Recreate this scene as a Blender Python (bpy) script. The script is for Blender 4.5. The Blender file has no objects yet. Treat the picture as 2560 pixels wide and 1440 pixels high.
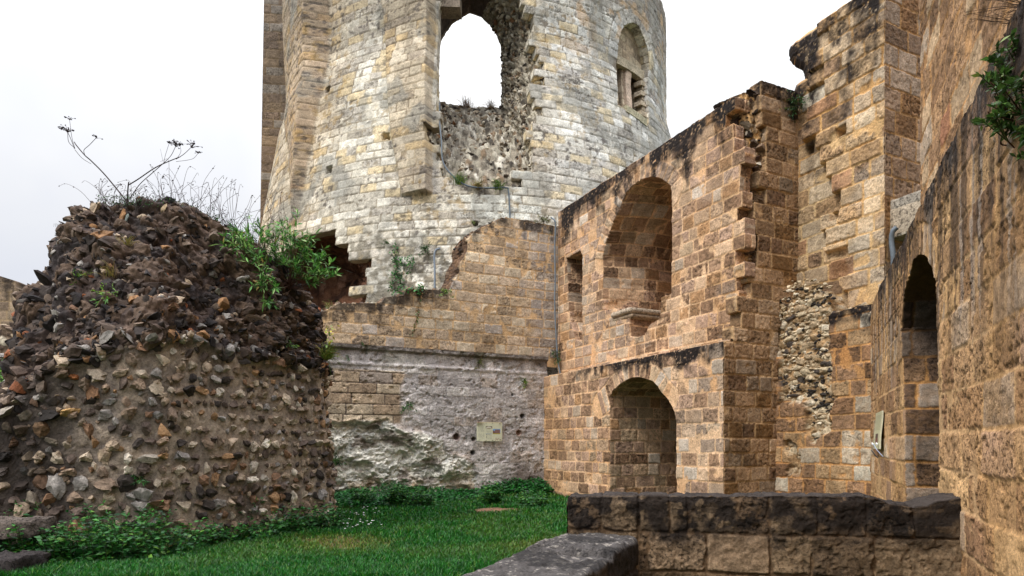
import bpy, bmesh, math, random
import numpy as np
from mathutils import Vector

# ------------------------------------------------------------------ camera, sky, sun, exposure
F = 1600.0; HY = 1110.0; CAMZ = 1.5          # pinhole of the photograph (2560 px wide), level, shifted up
scene = bpy.context.scene
cd = bpy.data.cameras.new('camera'); cam = bpy.data.objects.new('camera', cd)
scene.collection.objects.link(cam); scene.camera = cam
cam.location = (0, 0, CAMZ); cam.rotation_euler = (math.radians(90), 0, 0)
cd.sensor_width = 36; cd.lens = 36 * F / 2560; cd.shift_y = (HY - 720) / 2560
cd.clip_start = 0.05; cd.clip_end = 2000

SUN_EL, SUN_AZ = math.radians(48), math.radians(234)      # azimuth clockwise from +Y: light from behind and left
world = bpy.data.worlds.new('World'); scene.world = world; world.use_nodes = True
wn = world.node_tree; wn.nodes.clear()
def wnode(t, **k):
    n = wn.nodes.new(t)
    for a, b in k.items(): setattr(n, a, b)
    return n
out = wnode('ShaderNodeOutputWorld'); bg = wnode('ShaderNodeBackground'); bg.inputs[1].default_value = 0.1
sky = wnode('ShaderNodeTexSky', sky_type='NISHITA'); sky.sun_disc = False
sky.sun_elevation = SUN_EL; sky.sun_rotation = SUN_AZ
tc = wnode('ShaderNodeTexCoord'); sep = wnode('ShaderNodeSeparateXYZ')
wn.links.new(tc.outputs['Generated'], sep.inputs[0])
mr = wnode('ShaderNodeMapRange'); mr.inputs[1].default_value = 0; mr.inputs[2].default_value = 1
mr.inputs[3].default_value = 6.4; mr.inputs[4].default_value = 46.0     # overcast sky: the zenith is brighter than the horizon
pz = wnode('ShaderNodeMath', operation='POWER'); pz.inputs[1].default_value = 3.5; mxz = wnode('ShaderNodeMath', operation='MAXIMUM'); mxz.inputs[1].default_value = 0
wn.links.new(sep.outputs[2], mxz.inputs[0]); wn.links.new(mxz.outputs[0], pz.inputs[0]); wn.links.new(pz.outputs[0], mr.inputs[0])
cl = wnode('ShaderNodeTexNoise'); cl.inputs['Scale'].default_value = 1.6; cl.inputs['Detail'].default_value = 5
wn.links.new(tc.outputs['Generated'], cl.inputs['Vector'])
cr = wnode('ShaderNodeValToRGB'); cr.color_ramp.elements[0].position = 0.35; cr.color_ramp.elements[1].position = 0.62
cr.color_ramp.elements[0].color = (0.72, 0.76, 0.90, 1); cr.color_ramp.elements[1].color = (1, 1, 1, 1)
wn.links.new(cl.outputs['Fac'], cr.inputs[0])
mul = wnode('ShaderNodeVectorMath', operation='SCALE'); wn.links.new(cr.outputs[0], mul.inputs[0]); wn.links.new(mr.outputs[0], mul.inputs['Scale'])
mx = wnode('ShaderNodeMixRGB'); mx.inputs[0].default_value = 0.92
wn.links.new(sky.outputs[0], mx.inputs[1]); wn.links.new(mul.outputs[0], mx.inputs[2])
wn.links.new(mx.outputs[0], bg.inputs[0]); wn.links.new(bg.outputs[0], out.inputs[0])
sl = bpy.data.lights.new('sun', 'SUN'); sl.energy = 1.7; sl.angle = math.radians(12); sl.color = (1, 0.95, 0.87)
so = bpy.data.objects.new('sun', sl); scene.collection.objects.link(so)
sd_ = Vector((math.sin(SUN_AZ) * math.cos(SUN_EL), math.cos(SUN_AZ) * math.cos(SUN_EL), math.sin(SUN_EL)))
so.rotation_euler = sd_.to_track_quat('Z', 'Y').to_euler(); so.location = (0, 0, 30)
vs_ = scene.view_settings
vs_.view_transform = 'Standard'; vs_.look = 'None'; vs_.gamma = 1; vs_.use_curve_mapping = False
vs_.exposure = 0.52

# ------------------------------------------------------------------ helpers: noise
def hsh(ix, iy, s=0):
    h = (ix.astype(np.int64) * 374761393 + iy.astype(np.int64) * 668265263 + int(s) * 2246822519) & 0xFFFFFFFF
    h = ((h ^ (h >> 13)) * 1274126177) & 0xFFFFFFFF
    h = ((h ^ (h >> 16)) * 2654435761) & 0xFFFFFFFF
    h = h ^ (h >> 15)
    return (h & 0xFFFFFF) / float(0x1000000)
def vn(x, y, s=0):
    xi = np.floor(x); yi = np.floor(y); fx = x - xi; fy = y - yi
    fx = fx * fx * (3 - 2 * fx); fy = fy * fy * (3 - 2 * fy)
    xi = xi.astype(np.int64); yi = yi.astype(np.int64)
    a = hsh(xi, yi, s); b = hsh(xi + 1, yi, s); c = hsh(xi, yi + 1, s); d = hsh(xi + 1, yi + 1, s)
    return a + (b - a) * fx + (c - a) * fy + (a - b - c + d) * fx * fy
def fbm(x, y, o=4, s=0, g=0.5):
    t = 0; a = 1; n = 0
    for i in range(o):
        t = t + a * vn(x, y, s + i * 17); n += a; a *= g; x = x * 2.03 + 3.7; y = y * 2.03 + 9.1
    return t / n                                  # 0..1, mean .5
def worley(x, y, s=0):
    xi = np.floor(x).astype(np.int64); yi = np.floor(y).astype(np.int64)
    f1 = np.full(x.shape, 9.); f2 = np.full(x.shape, 9.); cid = np.zeros(x.shape)
    for i in (-1, 0, 1):
        for j in (-1, 0, 1):
            cx = xi + i; cy = yi + j
            d = np.hypot(cx + hsh(cx, cy, s) - x, cy + hsh(cx, cy, s + 5) - y)
            h = hsh(cx, cy, s + 9); c = d < f1
            f2 = np.where(c, f1, np.minimum(f2, d)); cid = np.where(c, h, cid); f1 = np.where(c, d, f1)
    return f1, f2, cid
def sst(a, b, x):
    t = np.clip((x - a) / (b - a), 0, 1); return t * t * (3 - 2 * t)
def lin(h):
    h = h.lstrip('#'); c = np.array([int(h[i:i + 2], 16) / 255 for i in (0, 2, 4)])
    return np.where(c <= .04045, c / 12.92, ((c + .055) / 1.055) ** 2.4)
def mixc(a, b, t): return a + (b - a) * t[..., None]
def sdpoly(U, V, P):
    """signed distance to polygon, positive inside"""
    P = np.asarray(P, float); n = len(P); sh = U.shape; U = U.ravel(); V = V.ravel()
    d = np.full(U.shape, 1e9); ins = np.zeros(U.shape, bool)
    for i in range(n):
        ax, ay = P[i]; bx, by = P[(i + 1) % n]
        ex, ey = bx - ax, by - ay; wx, wy = U - ax, V - ay
        t = np.clip((wx * ex + wy * ey) / (ex * ex + ey * ey + 1e-12), 0, 1)
        d = np.minimum(d, np.hypot(wx - ex * t, wy - ey * t))
        c = ((ay > V) != (by > V)) & (U < (bx - ax) * (V - ay) / ((by - ay) if by != ay else 1e-9) + ax)
        ins ^= c
    return np.where(ins, d, -d).reshape(sh)
def polyline_near(U, V, P):
    """distance to an open polyline and the arc length there"""
    P = np.asarray(P, float); d = np.full(U.shape, 1e9); s = np.zeros(U.shape); L = 0
    for i in range(len(P) - 1):
        ax, ay = P[i]; ex, ey = P[i + 1] - P[i]; l = math.hypot(ex, ey)
        t = np.clip(((U - ax) * ex + (V - ay) * ey) / (l * l), 0, 1)
        dd = np.hypot(U - ax - ex * t, V - ay - ey * t); c = dd < d
        s = np.where(c, L + t * l, s); d = np.where(c, dd, d); L += l
    return d, s

# ------------------------------------------------------------------ helpers: meshes
def props(o, label=None, cat=None, group=None, kind=None):
    if label: o['label'] = label
    if cat: o['category'] = cat
    if group: o['group'] = group
    if kind: o['kind'] = kind
    return o
def empty(name, loc, label, cat, group=None):
    o = bpy.data.objects.new(name, None); scene.collection.objects.link(o); o.location = loc
    o.empty_display_size = .2
    return props(o, label, cat, group)
class MB:
    def __init__(s): s.v = []; s.c = []; s.f = []; s.m = []; s.sm = []; s.n = 0
    def add(s, v, c, f, mat=0, smooth=True):
        v = np.asarray(v, float).reshape(-1, 3); c = np.asarray(c, float)
        if c.ndim == 1: c = np.tile(c, (len(v), 1))
        if c.shape[1] == 3: c = np.hstack([c, np.ones((len(c), 1))])
        s.v.append(v); s.c.append(c)
        f = np.asarray(f, int)
        if len(f):
            s.f.append(f + s.n); s.m.append(np.full(len(f), mat)); s.sm.append(np.full(len(f), smooth))
        s.n += len(v)
    def build(s, name, mats, parent=None, origin=None):
        v = np.vstack(s.v); c = np.vstack(s.c)
        if parent is not None: origin = parent['_o']
        if origin is None: origin = (float(v[:, 0].mean()), float(v[:, 1].mean()), float(v[:, 2].min()))
        v = v - np.array(origin)
        me = bpy.data.meshes.new(name)
        lt = np.concatenate([np.full(len(f), f.shape[1]) for f in s.f]); lp = np.concatenate([f.ravel() for f in s.f])
        me.vertices.add(len(v)); me.vertices.foreach_set('co', v.ravel().astype(np.float32))
        me.loops.add(len(lp)); me.loops.foreach_set('vertex_index', lp.astype(np.int32))
        me.polygons.add(len(lt)); st = np.concatenate([[0], np.cumsum(lt)[:-1]])
        me.polygons.foreach_set('loop_start', st.astype(np.int32))
        try: me.polygons.foreach_set('loop_total', lt.astype(np.int32))
        except Exception: pass
        me.polygons.foreach_set('material_index', np.concatenate(s.m).astype(np.int32))
        me.polygons.foreach_set('use_smooth', np.concatenate(s.sm))
        at = me.attributes.new('col', 'FLOAT_COLOR', 'POINT'); at.data.foreach_set('color', c.ravel().astype(np.float32))
        me.update(calc_edges=True)
        for m in (mats if isinstance(mats, (list, tuple)) else [mats]): me.materials.append(m)
        o = bpy.data.objects.new(name, me); scene.collection.objects.link(o)
        if parent is not None: o.parent = parent
        else: o.location = origin
        return o
def root(name, loc, label, cat, group=None):
    o = empty(name, loc, label, cat, group); ROOTS[o.name] = loc
    o['_o'] = loc; return o
ROOTS = {}
def gridfaces(nu, nv):
    i = np.arange(nu * nv).reshape(nv, nu)
    return np.stack([i[:-1, :-1], i[:-1, 1:], i[1:, 1:], i[1:, :-1]], -1)

class Frame:
    """vertical plane; u runs along e, v is world z, n points to the viewer's side"""
    def __init__(s, P0, e, n):
        s.P = np.array(P0, float); e = np.array(e, float); s.e = e / np.hypot(*e); n = np.array(n, float); s.n = n / np.hypot(*n)
    def uv(s, px, py):
        a = (px - 1280) / F
        # P + u e = Y (a,1)
        u = (a * s.P[1] - s.P[0]) / (s.e[0] - a * s.e[1]); Y = s.P[1] + u * s.e[1]
        return u, CAMZ + (HY - py) / F * Y
    def poly(s, pts): return [s.uv(*p) for p in pts]
    def pos(s, U, V, H):
        return np.stack([s.P[0] + U * s.e[0] + H * s.n[0], s.P[1] + U * s.e[1] + H * s.n[1], V + 0 * U], -1)
    def shift(s, h): return Frame(s.P + s.n * h, s.e, s.n)
def at(px, py, Y): return np.array([(px - 1280) / F * Y, Y, CAMZ + (HY - py) / F * Y])

def patch(B, fr, us, vs, style, sdf=None, rim=None, rimK=10, splay=None, rimstyle=None, mat=0, snap=.62):
    """dense relief grid on a frame. sdf>0 = keep. rim(u,v)->depth of the return behind every cut edge (0 = none)"""
    us = np.asarray(us, float); vs = np.asarray(vs, float)
    U, V = np.meshgrid(us, vs); nv, nu = U.shape
    if sdf is not None:
        S = sdf(U, V); gv, gu = np.gradient(S, vs, us); g = np.hypot(gu, gv) + 1e-6
        cell = np.maximum(np.gradient(us)[None, :], np.gradient(vs)[:, None]) * np.ones(U.shape)
        m = np.abs(S) < snap * cell * np.clip(g, .3, 1.5)
        m[0] = m[-1] = False; m[:, 0] = m[:, -1] = False
        gg = np.clip(g, .5, 2)
        U = np.where(m, U - S * gu / gg ** 2, U); V = np.where(m, V - S * gv / gg ** 2, V)
        keepv = (S >= 0) | m
    else:
        keepv = np.ones(U.shape, bool); gu = gv = None
    H, C = style(U, V)
    P = fr.pos(U, V, H).reshape(-1, 3)
    fq = gridfaces(nu, nv); kc = keepv[:-1, :-1] & keepv[:-1, 1:] & keepv[1:, 1:] & keepv[1:, :-1]
    B.add(P, C.reshape(-1, C.shape[-1]), fq[kc], mat)
    if rim is None: return
    idx = np.arange(nu * nv).reshape(nv, nu); E = []
    kp = np.pad(kc, 1)
    up = kc & ~kp[2:, 1:-1]; dn = kc & ~kp[:-2, 1:-1]; rt = kc & ~kp[1:-1, 2:]; lf = kc & ~kp[1:-1, :-2]
    E.append(np.stack([idx[1:, 1:][up], idx[1:, :-1][up]], 1)); E.append(np.stack([idx[:-1, :-1][dn], idx[:-1, 1:][dn]], 1))
    E.append(np.stack([idx[:-1, 1:][rt], idx[1:, 1:][rt]], 1)); E.append(np.stack([idx[1:, :-1][lf], idx[:-1, :-1][lf]], 1))
    E = np.vstack(E)
    if not len(E): return
    Uf, Vf, Hf = U.ravel(), V.ravel(), H.ravel()
    mu = (Uf[E[:, 0]] + Uf[E[:, 1]]) / 2; mv = (Vf[E[:, 0]] + Vf[E[:, 1]]) / 2
    D = rim(mu, mv); k = D > 0; E = E[k]; D = D[k]
    if not len(E): return
    ids, inv = np.unique(E, return_inverse=True); inv = inv.reshape(-1, 2)
    Dv = np.zeros(len(ids)); np.maximum.at(Dv, inv[:, 0], D); np.maximum.at(Dv, inv[:, 1], D)
    u0, v0, h0 = Uf[ids], Vf[ids], Hf[ids]
    if gu is not None: gu_, gv_ = gu.ravel()[ids], gv.ravel()[ids]
    else: gu_, gv_ = np.ones(len(ids)), np.zeros(len(ids))
    gl = np.hypot(gu_, gv_) + 1e-6; gu_ = gu_ / gl; gv_ = gv_ / gl
    rs = rimstyle or style; rows = []; cols = []
    for q in range(rimK + 1):
        t = q / rimK; d = Dv * t
        su, sv = splay(u0, v0, d) if splay else (0, 0)
        uu, vv = u0 + su, v0 + sv
        if q == 0: rows.append(fr.pos(uu, vv, h0)); cols.append(C.reshape(-1, C.shape[-1])[ids]); continue
        w = np.where(np.abs(gu_) > .62, v0, u0 + .13)
        hh, cc = rs(d + 37.3, w)
        off = (hh if q < rimK else hh * 0)
        rows.append(fr.pos(uu - gu_ * off, vv - gv_ * off, np.where(t < .15, h0 * (1 - t / .15), 0) - d)); cols.append(cc)
    n = len(ids); FF = []
    for q in range(rimK):
        a, b = inv[:, 0], inv[:, 1]
        FF.append(np.stack([q * n + a, q * n + b, (q + 1) * n + b, (q + 1) * n + a], 1))
    B.add(np.vstack(rows), np.vstack(cols), np.vstack(FF)[:, ::-1], mat)

# ------------------------------------------------------------------ masonry patterns
class Courses:
    def __init__(s, seed, v0, v1, h, l, u0=-60, u1=60, bounds=None):
        r = np.random.default_rng(seed)
        if bounds is None:
            b = [v0]
            while b[-1] < v1: b.append(b[-1] + r.uniform(*h))
        else: b = list(bounds)
        s.b = np.array(b); s.j = []
        for _ in range(len(b) + 1):
            n = int((u1 - u0) / l[0]) + 3
            s.j.append(u0 + r.uniform(0, l[1]) + np.cumsum(r.uniform(l[0], l[1], n)))
    def look(s, U, V):
        sh = U.shape; U = U.ravel(); V = V.ravel()
        ci = np.clip(np.searchsorted(s.b, V) - 1, 0, len(s.b) - 2)
        cv = np.minimum(V - s.b[ci], s.b[ci + 1] - V); bv = (s.b[ci] + s.b[ci + 1]) / 2
        du = np.zeros(U.shape); bu = np.zeros(U.shape); ji = np.zeros(U.shape, int)
        for c in np.unique(ci):
            m = ci == c; j = s.j[c]; k = np.clip(np.searchsorted(j, U[m]) - 1, 0, len(j) - 2)
            du[m] = np.minimum(U[m] - j[k], j[k + 1] - U[m]); bu[m] = (j[k] + j[k + 1]) / 2; ji[m] = k
        return [a.reshape(sh) for a in (du, cv, ci, ji, bu, bv)]

def wobble(U, V, seed, a=.018):
    return U + a * (fbm(U * 2.3, V * 2.3, 3, seed) - .5) * 2, V + a * (fbm(U * 1.9 + 50, V * 1.9, 3, seed + 3) - .5) * 2

def ashlar(C, seed, pal, mortar, joint=.014, depth=.018, jit=.02, rough=.012, smear=0., smearcol=None, stain=None, rings=(), wob=.018,
           tone=.25, rnd=.03, joff=None, pits=.5, edge=.012, extra=None, weather=.45):
    pc = np.array([lin(p[0]) for p in pal]); pw = np.cumsum([p[1] for p in pal]); pw = pw / pw[-1]
    pr = np.array([p[2] if len(p) > 2 else .5 for p in pal])
    mc = lin(mortar); sc = mc if smearcol is None else lin(smearcol)
    def st(U, V):
        u, v = wobble(U, V, seed, wob)
        du, cv, ci, ji, bu, bv = C.look(u, v)
        for (P, w, step) in rings:
            d, s = polyline_near(u, v, P); k = d < w
            si = np.floor(s / step).astype(int)
            du = np.where(k, np.minimum(s - si * step, (si + 1) * step - s), du); cv = np.where(k, np.minimum(w - d, .2), cv)
            ci = np.where(k, 900 + si, ci); ji = np.where(k, 7, ji); bu = np.where(k, s, bu)
            m2 = (~k) & (d < w + .03); cv = np.where(m2, np.minimum(cv, d - w), cv)
        r1 = hsh(ci, ji, seed); r2 = hsh(ci, ji, seed + 1); r3 = hsh(ci, ji, seed + 2); r4 = hsh(ci, ji, seed + 3); r5 = hsh(ci, ji, seed + 4)
        e = (fbm(U * 14, V * 14, 3, seed + 20) - .5) * 2 * edge * (0.5 + 1.5 * r5)
        rr = rnd * (.5 + r4)
        d = rr - np.hypot(np.maximum(rr - du, 0), np.maximum(rr - cv, 0)) + e
        d = np.where((du > rr) & (cv > rr), np.minimum(du, cv) + e, d)
        m = sst(joint * .5, joint * .5 + .012, d)
        big = fbm(U * 1.1, V * 1.1, 4, seed + 30); med = fbm(U * 6, V * 6, 4, seed + 40); fine = fbm(U * 24, V * 24, 3, seed + 50)
        if smear > 0:
            sm = sst(.5 + .22 * (1 - smear), .58 + .22 * (1 - smear), fbm(U * 3.2, V * 3.2, 4, seed + 60) * .75 + .25 * r4 + .0)
            m = m * (1 - sm * .9)
        k = np.searchsorted(pw, r2.ravel()).clip(0, len(pal) - 1)
        bc = pc[k].reshape(U.shape + (3,)); pt = pr[k].reshape(U.shape)
        pt = pt * pits * 2 * (.35 + 1.0 * r5)
        bc = bc * (1 + tone * (r3 - .5) * 2)[..., None]
        bc = bc * (1 + .45 * (med - .5))[..., None] * (1 + .35 * (fine - .5))[..., None]
        pit = sst(.56, .66, fbm(U * 17, V * 21, 3, seed + 70)) * np.clip(pt, 0, 1)
        bc = bc * (1 - .45 * pit)[..., None]
        wz = fbm(U * .55 + 11, V * .7, 4, seed + 81); wy = fbm(U * 2.2, V * .8, 4, seed + 82)
        wth = (1 + weather * (wz - .5) * 1.6 + weather * (wy - .5) * 1.1)[..., None]; bc = bc * wth
        mcol = mixc(mc * 1.0, sc, np.clip((big - .4) * 3, 0, 1)) * (1 + .3 * (med - .5))[..., None]
        mcol = mcol * (1 + (wth - 1) * .7)
        mm = m * (.86 + .14 * sst(.35, .6, fine)); col = mixc(mcol, bc, mm)
        h = m * (depth + (r1 - .5) * jit) + (med - .5) * rough * (1 + r5) + (fine - .5) * rough * .8 - pit * m * .012
        al = np.clip(.12 + pt * m * (1.3 * r4 ** 1.1), 0, 1)
        if extra is not None: h, col = extra(U, V, h, col, (bu, bv, r1, r2, m))
        if stain is not None:
            s, scol = stain(U, V, med, fine); s = np.clip(s, 0, 1); col = mixc(col, scol, s)
        return h, np.concatenate([np.clip(col, .004, .9), al[..., None]], -1)
    st.C = C; st.seed = seed; st.wob = wob
    return st
def rubble(seed, pal, mortar, size=.16, depth=.09, frac=.55, aspect=1.4, rough=.03):
    pc = np.array([lin(p[0]) for p in pal]); pw = np.cumsum([p[1] for p in pal]); pw = pw / pw[-1]; mc = lin(mortar)
    def st(U, V):
        u, v = wobble(U, V, seed, .05)
        f1, f2, cid = worley(u / size / aspect, v / size, seed)
        g1, g2, cid2 = worley(u / size * 2.1, v / size * 2.3, seed + 3)
        med = fbm(U * 5, V * 5, 4, seed + 40); fine = fbm(U * 26, V * 26, 3, seed + 50)
        m = sst(.06, .2, f2 - f1) * (cid < frac); m2 = sst(.05, .18, g2 - g1) * (cid2 < frac * .6) * (1 - m)
        k = np.searchsorted(pw, (cid * 7.31) % 1).clip(0, len(pal) - 1); k2 = np.searchsorted(pw, (cid2 * 9.7) % 1).clip(0, len(pal) - 1)
        col = mc * (1 + .7 * (med - .5) + .5 * (fine - .5))[..., None]
        col = mixc(col, pc[k] * (.7 + .6 * fine)[..., None], m); col = mixc(col, pc[k2] * (.7 + .6 * fine)[..., None], m2)
        h = m * depth * (1 - f1 * .8) * (.5 + cid) + m2 * depth * .5 * (1 - g1) + (med - .5) * rough * 4 + (fine - .5) * rough * .6
        return h, np.concatenate([np.clip(col, .004, .9), np.full(U.shape + (1,), .6)], -1)
    return st
def blockstep(sdf, st, amt=0.0):
    """cut edges that follow whole blocks"""
    def f(U, V):
        u, v = wobble(U, V, st.seed, st.wob); du, cv, ci, ji, bu, bv = st.C.look(u, v)
        r = hsh(ci, ji, 77)
        s = sdf(bu, bv) + (r - .5) * amt
        return np.where(s > 0, np.minimum(np.minimum(du, cv) + .004, .2), -np.minimum(np.minimum(du, cv) + .004, .2))
    return f

# ------------------------------------------------------------------ materials
def mat_stone(name, sc=1.0, bump=.5, contrast=1.0, rough=.92):
    m = bpy.data.materials.new(name); m.use_nodes = True; t = m.node_tree; N = t.nodes; L = t.links
    bs = N['Principled BSDF']; bs.inputs['Roughness'].default_value = rough
    bs.inputs['Specular IOR Level'].default_value = .25
    co = N.new('ShaderNodeTexCoord'); a = N.new('ShaderNodeAttribute'); a.attribute_name = 'col'
    def noise(s, d=6, r=.6):
        n = N.new('ShaderNodeTexNoise'); n.inputs['Scale'].default_value = s * sc; n.inputs['Detail'].default_value = d
        n.inputs['Roughness'].default_value = r; L.new(co.outputs['Object'], n.inputs['Vector']); return n.outputs['Fac']
    def rmap(x, a0, a1, b0, b1):
        n = N.new('ShaderNodeMapRange'); L.new(x, n.inputs[0])
        for i, q in enumerate((a0, a1, b0, b1)): n.inputs[1 + i].default_value = q
        return n.outputs[0]
    def mth(op, x, y):
        n = N.new('ShaderNodeMath'); n.operation = op
        for i, q in enumerate((x, y)):
            if isinstance(q, (int, float)): n.inputs[i].default_value = q
            else: L.new(q, n.inputs[i])
        return n.outputs[0]
    n1 = noise(5); n2 = noise(34, 8, .7); n3 = noise(22, 4, .55)
    f1 = rmap(n1, .3, .7, 1 - .22 * contrast, 1 + .22 * contrast); f2 = rmap(n2, .3, .7, 1 - .42 * contrast, 1 + .42 * contrast)
    pit = rmap(n3, .54, .62, 0, 1)
    pa = mth('MULTIPLY', pit, a.outputs['Alpha']); pf = mth('SUBTRACT', 1, mth('MULTIPLY', pa, .55 * contrast))
    f = mth('MULTIPLY', mth('MULTIPLY', f1, f2), pf)
    vm = N.new('ShaderNodeVectorMath'); vm.operation = 'SCALE'; L.new(a.outputs['Color'], vm.inputs[0]); L.new(f, vm.inputs['Scale'])
    L.new(vm.outputs[0], bs.inputs['Base Color'])
    h = mth('SUBTRACT', mth('ADD', mth('MULTIPLY', n2, .6), mth('MULTIPLY', n1, .5)), mth('MULTIPLY', pa, .7))
    b = N.new('ShaderNodeBump'); b.inputs['Strength'].default_value = bump; b.inputs['Distance'].default_value = .025 / sc
    L.new(h, b.inputs['Height']); L.new(b.outputs[0], bs.inputs['Normal'])
    return m
M_far = mat_stone('weathered_limestone', 1.0, .8, 1.0)
M_near = mat_stone('pitted_limestone', 2.0, .9, 1.1)
M_flint = mat_stone('flint_and_mortar', 1.6, .6, .9, .8)
def mat_leaf(name, rough=.5):
    m = bpy.data.materials.new(name); m.use_nodes = True; t = m.node_tree; N = t.nodes; L = t.links
    bs = N['Principled BSDF']; a = N.new('ShaderNodeAttribute'); a.attribute_name = 'col'
    no = N.new('ShaderNodeTexNoise'); no.inputs['Scale'].default_value = 9; co = N.new('ShaderNodeTexCoord'); L.new(co.outputs['Object'], no.inputs['Vector'])
    mr = N.new('ShaderNodeMapRange'); L.new(no.outputs['Fac'], mr.inputs[0]); mr.inputs[1].default_value = .3; mr.inputs[2].default_value = .7
    mr.inputs[3].default_value = .7; mr.inputs[4].default_value = 1.3
    vm = N.new('ShaderNodeVectorMath'); vm.operation = 'SCALE'; L.new(a.outputs['Color'], vm.inputs[0]); L.new(mr.outputs[0], vm.inputs['Scale'])
    L.new(vm.outputs[0], bs.inputs['Base Color']); bs.inputs['Roughness'].default_value = rough
    tr = N.new('ShaderNodeBsdfTranslucent'); L.new(vm.outputs[0], tr.inputs[0])
    mx = N.new('ShaderNodeMixShader'); mx.inputs[0].default_value = .25
    L.new(bs.outputs[0], mx.inputs[1]); L.new(tr.outputs[0], mx.inputs[2]); L.new(mx.outputs[0], N['Material Output'].inputs[0])
    return m
M_leaf = mat_leaf('green_leaves'); M_stem = mat_leaf('plant_stems', .8)
def mat_plain(name, rough=.5, metal=0., noise=12):
    m = bpy.data.materials.new(name); m.use_nodes = True; t = m.node_tree; N = t.nodes; L = t.links
    bs = N['Principled BSDF']; a = N.new('ShaderNodeAttribute'); a.attribute_name = 'col'
    no = N.new('ShaderNodeTexNoise'); no.inputs['Scale'].default_value = noise; no.inputs['Detail'].default_value = 6
    co = N.new('ShaderNodeTexCoord'); L.new(co.outputs['Object'], no.inputs['Vector'])
    mr = N.new('ShaderNodeMapRange'); L.new(no.outputs['Fac'], mr.inputs[0]); mr.inputs[1].default_value = .3; mr.inputs[2].default_value = .7
    mr.inputs[3].default_value = .88; mr.inputs[4].default_value = 1.08
    vm = N.new('ShaderNodeVectorMath'); vm.operation = 'SCALE'; L.new(a.outputs['Color'], vm.inputs[0]); L.new(mr.outputs[0], vm.inputs['Scale'])
    L.new(vm.outputs[0], bs.inputs['Base Color']); bs.inputs['Roughness'].default_value = rough; bs.inputs['Metallic'].default_value = metal
    return m
M_pipe = mat_plain('grey_plastic_conduit', .45); M_panel = mat_plain('printed_panel', .35, 0, 40); M_metal = mat_plain('fixing_metal', .35, .8)

# ------------------------------------------------------------------ loose pieces: stones, tubes, leaves
def stone_templates(n, sub, seed, flats=9):
    out = []
    for k in range(n):
        r = np.random.default_rng(seed + k); bm = bmesh.new(); bmesh.ops.create_icosphere(bm, subdivisions=sub, radius=1)
        v = np.array([x.co[:] for x in bm.verts]); f = np.array([[y.index for y in x.verts] for x in bm.faces]); bm.free()
        nz = fbm(v[:, 0] * 1.6 + 10 + v[:, 2], v[:, 1] * 1.6 + 7 * k + v[:, 2] * 1.3, 3, k)
        v = v * (1 + 1.5 * (nz - .5))[:, None] * np.array([1, r.uniform(.7, 1.2), r.uniform(.7, 1.2)])
        for _ in range(flats):
            d = r.normal(size=3); d /= np.linalg.norm(d); c = r.uniform(.35, .75); t = np.maximum(v @ d - c, 0); v = v - t[:, None] * d * .93
        nz2 = fbm(v[:, 0] * 5 + v[:, 2] * 3, v[:, 1] * 5 + k - v[:, 2] * 2, 2, k + 3); v = v * (1 + .4 * (nz2 - .5))[:, None]
        v /= np.abs(v).max(); out.append((v, f))
    return out
ST2 = stone_templates(14, 2, 5); ST3 = stone_templates(14, 3, 50)
def rotmats(r, n, tilt=1.):
    q = r.normal(size=(n, 4)); q[:, 1:] *= tilt; q[:, 0] += 1e-3; q /= np.linalg.norm(q, axis=1)[:, None]
    w, x, y, z = q.T
    return np.stack([np.stack([1 - 2 * (y * y + z * z), 2 * (x * y - z * w), 2 * (x * z + y * w)], -1),
                     np.stack([2 * (x * y + z * w), 1 - 2 * (x * x + z * z), 2 * (y * z - x * w)], -1),
                     np.stack([2 * (x * z - y * w), 2 * (y * z + x * w), 1 - 2 * (x * x + y * y)], -1)], -2)
def stones(B, P, Nn, T, size, cols, seed, T_=None, flat=.65, tilt=.35, mat=0, sink=.25, len_=1.25):
    """stones at P, outward normals Nn, tangent T (long axis)"""
    T_ = T_ or ST2; r = np.random.default_rng(seed); n = len(P); P = np.asarray(P); Nn = np.asarray(Nn); T = np.asarray(T)
    Bn = np.cross(Nn, T); Bn /= np.linalg.norm(Bn, axis=1)[:, None]
    R = rotmats(r, n, tilt); k = r.integers(0, len(T_), n)
    sx = size * r.uniform(.7, len_, n); sy = size * flat * r.uniform(.7, 1.25, n); sz = size * r.uniform(.55, 1.0, n)
    fr = np.stack([T, Bn, Nn], -1)
    for j in range(len(T_)):
        m = np.where(k == j)[0]
        if not len(m): continue
        v, f = T_[j]
        q = np.einsum('nij,vj->nvi', R[m], v)
        q = q * np.stack([sx[m], sy[m], sz[m]], -1)[:, None, :]
        w = np.einsum('nij,nvj->nvi', fr[m], q) + (P[m] - Nn[m] * (sz[m] * sink)[:, None])[:, None, :]
        cc = np.repeat(cols[m][:, None, :], len(v), 1)
        nz = fbm(v[:, 0] * 2.5 + j, v[:, 1] * 2.5 + v[:, 2] * 2, 3, j)[None, :, None]
        nn = (hsh(m[:, None] * np.ones((1, len(v)), int), (np.floor(v[:, 0] * 2.2 + 5) * 7 + np.floor(v[:, 1] * 2.2 + 5))[None].astype(int), 4))[..., None]
        cc = cc * (.55 + .9 * nz) * (.8 + .4 * nn)
        ff = (f[None] + (np.arange(len(m)) * len(v))[:, None, None]).reshape(-1, 3)
        B.add(w.reshape(-1, 3), np.concatenate([np.clip(cc, .004, .85), np.full(cc.shape[:2] + (1,), .35)], -1).reshape(-1, 4), ff, mat, False)
def palcols(pal, n, seed, var=.25):
    r = np.random.default_rng(seed); pc = np.array([lin(p[0]) for p in pal]); w = np.array([p[1] for p in pal], float); w /= w.sum()
    return pc[r.choice(len(pal), n, p=w)] * r.uniform(1 - var, 1 + var, (n, 1))
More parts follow.
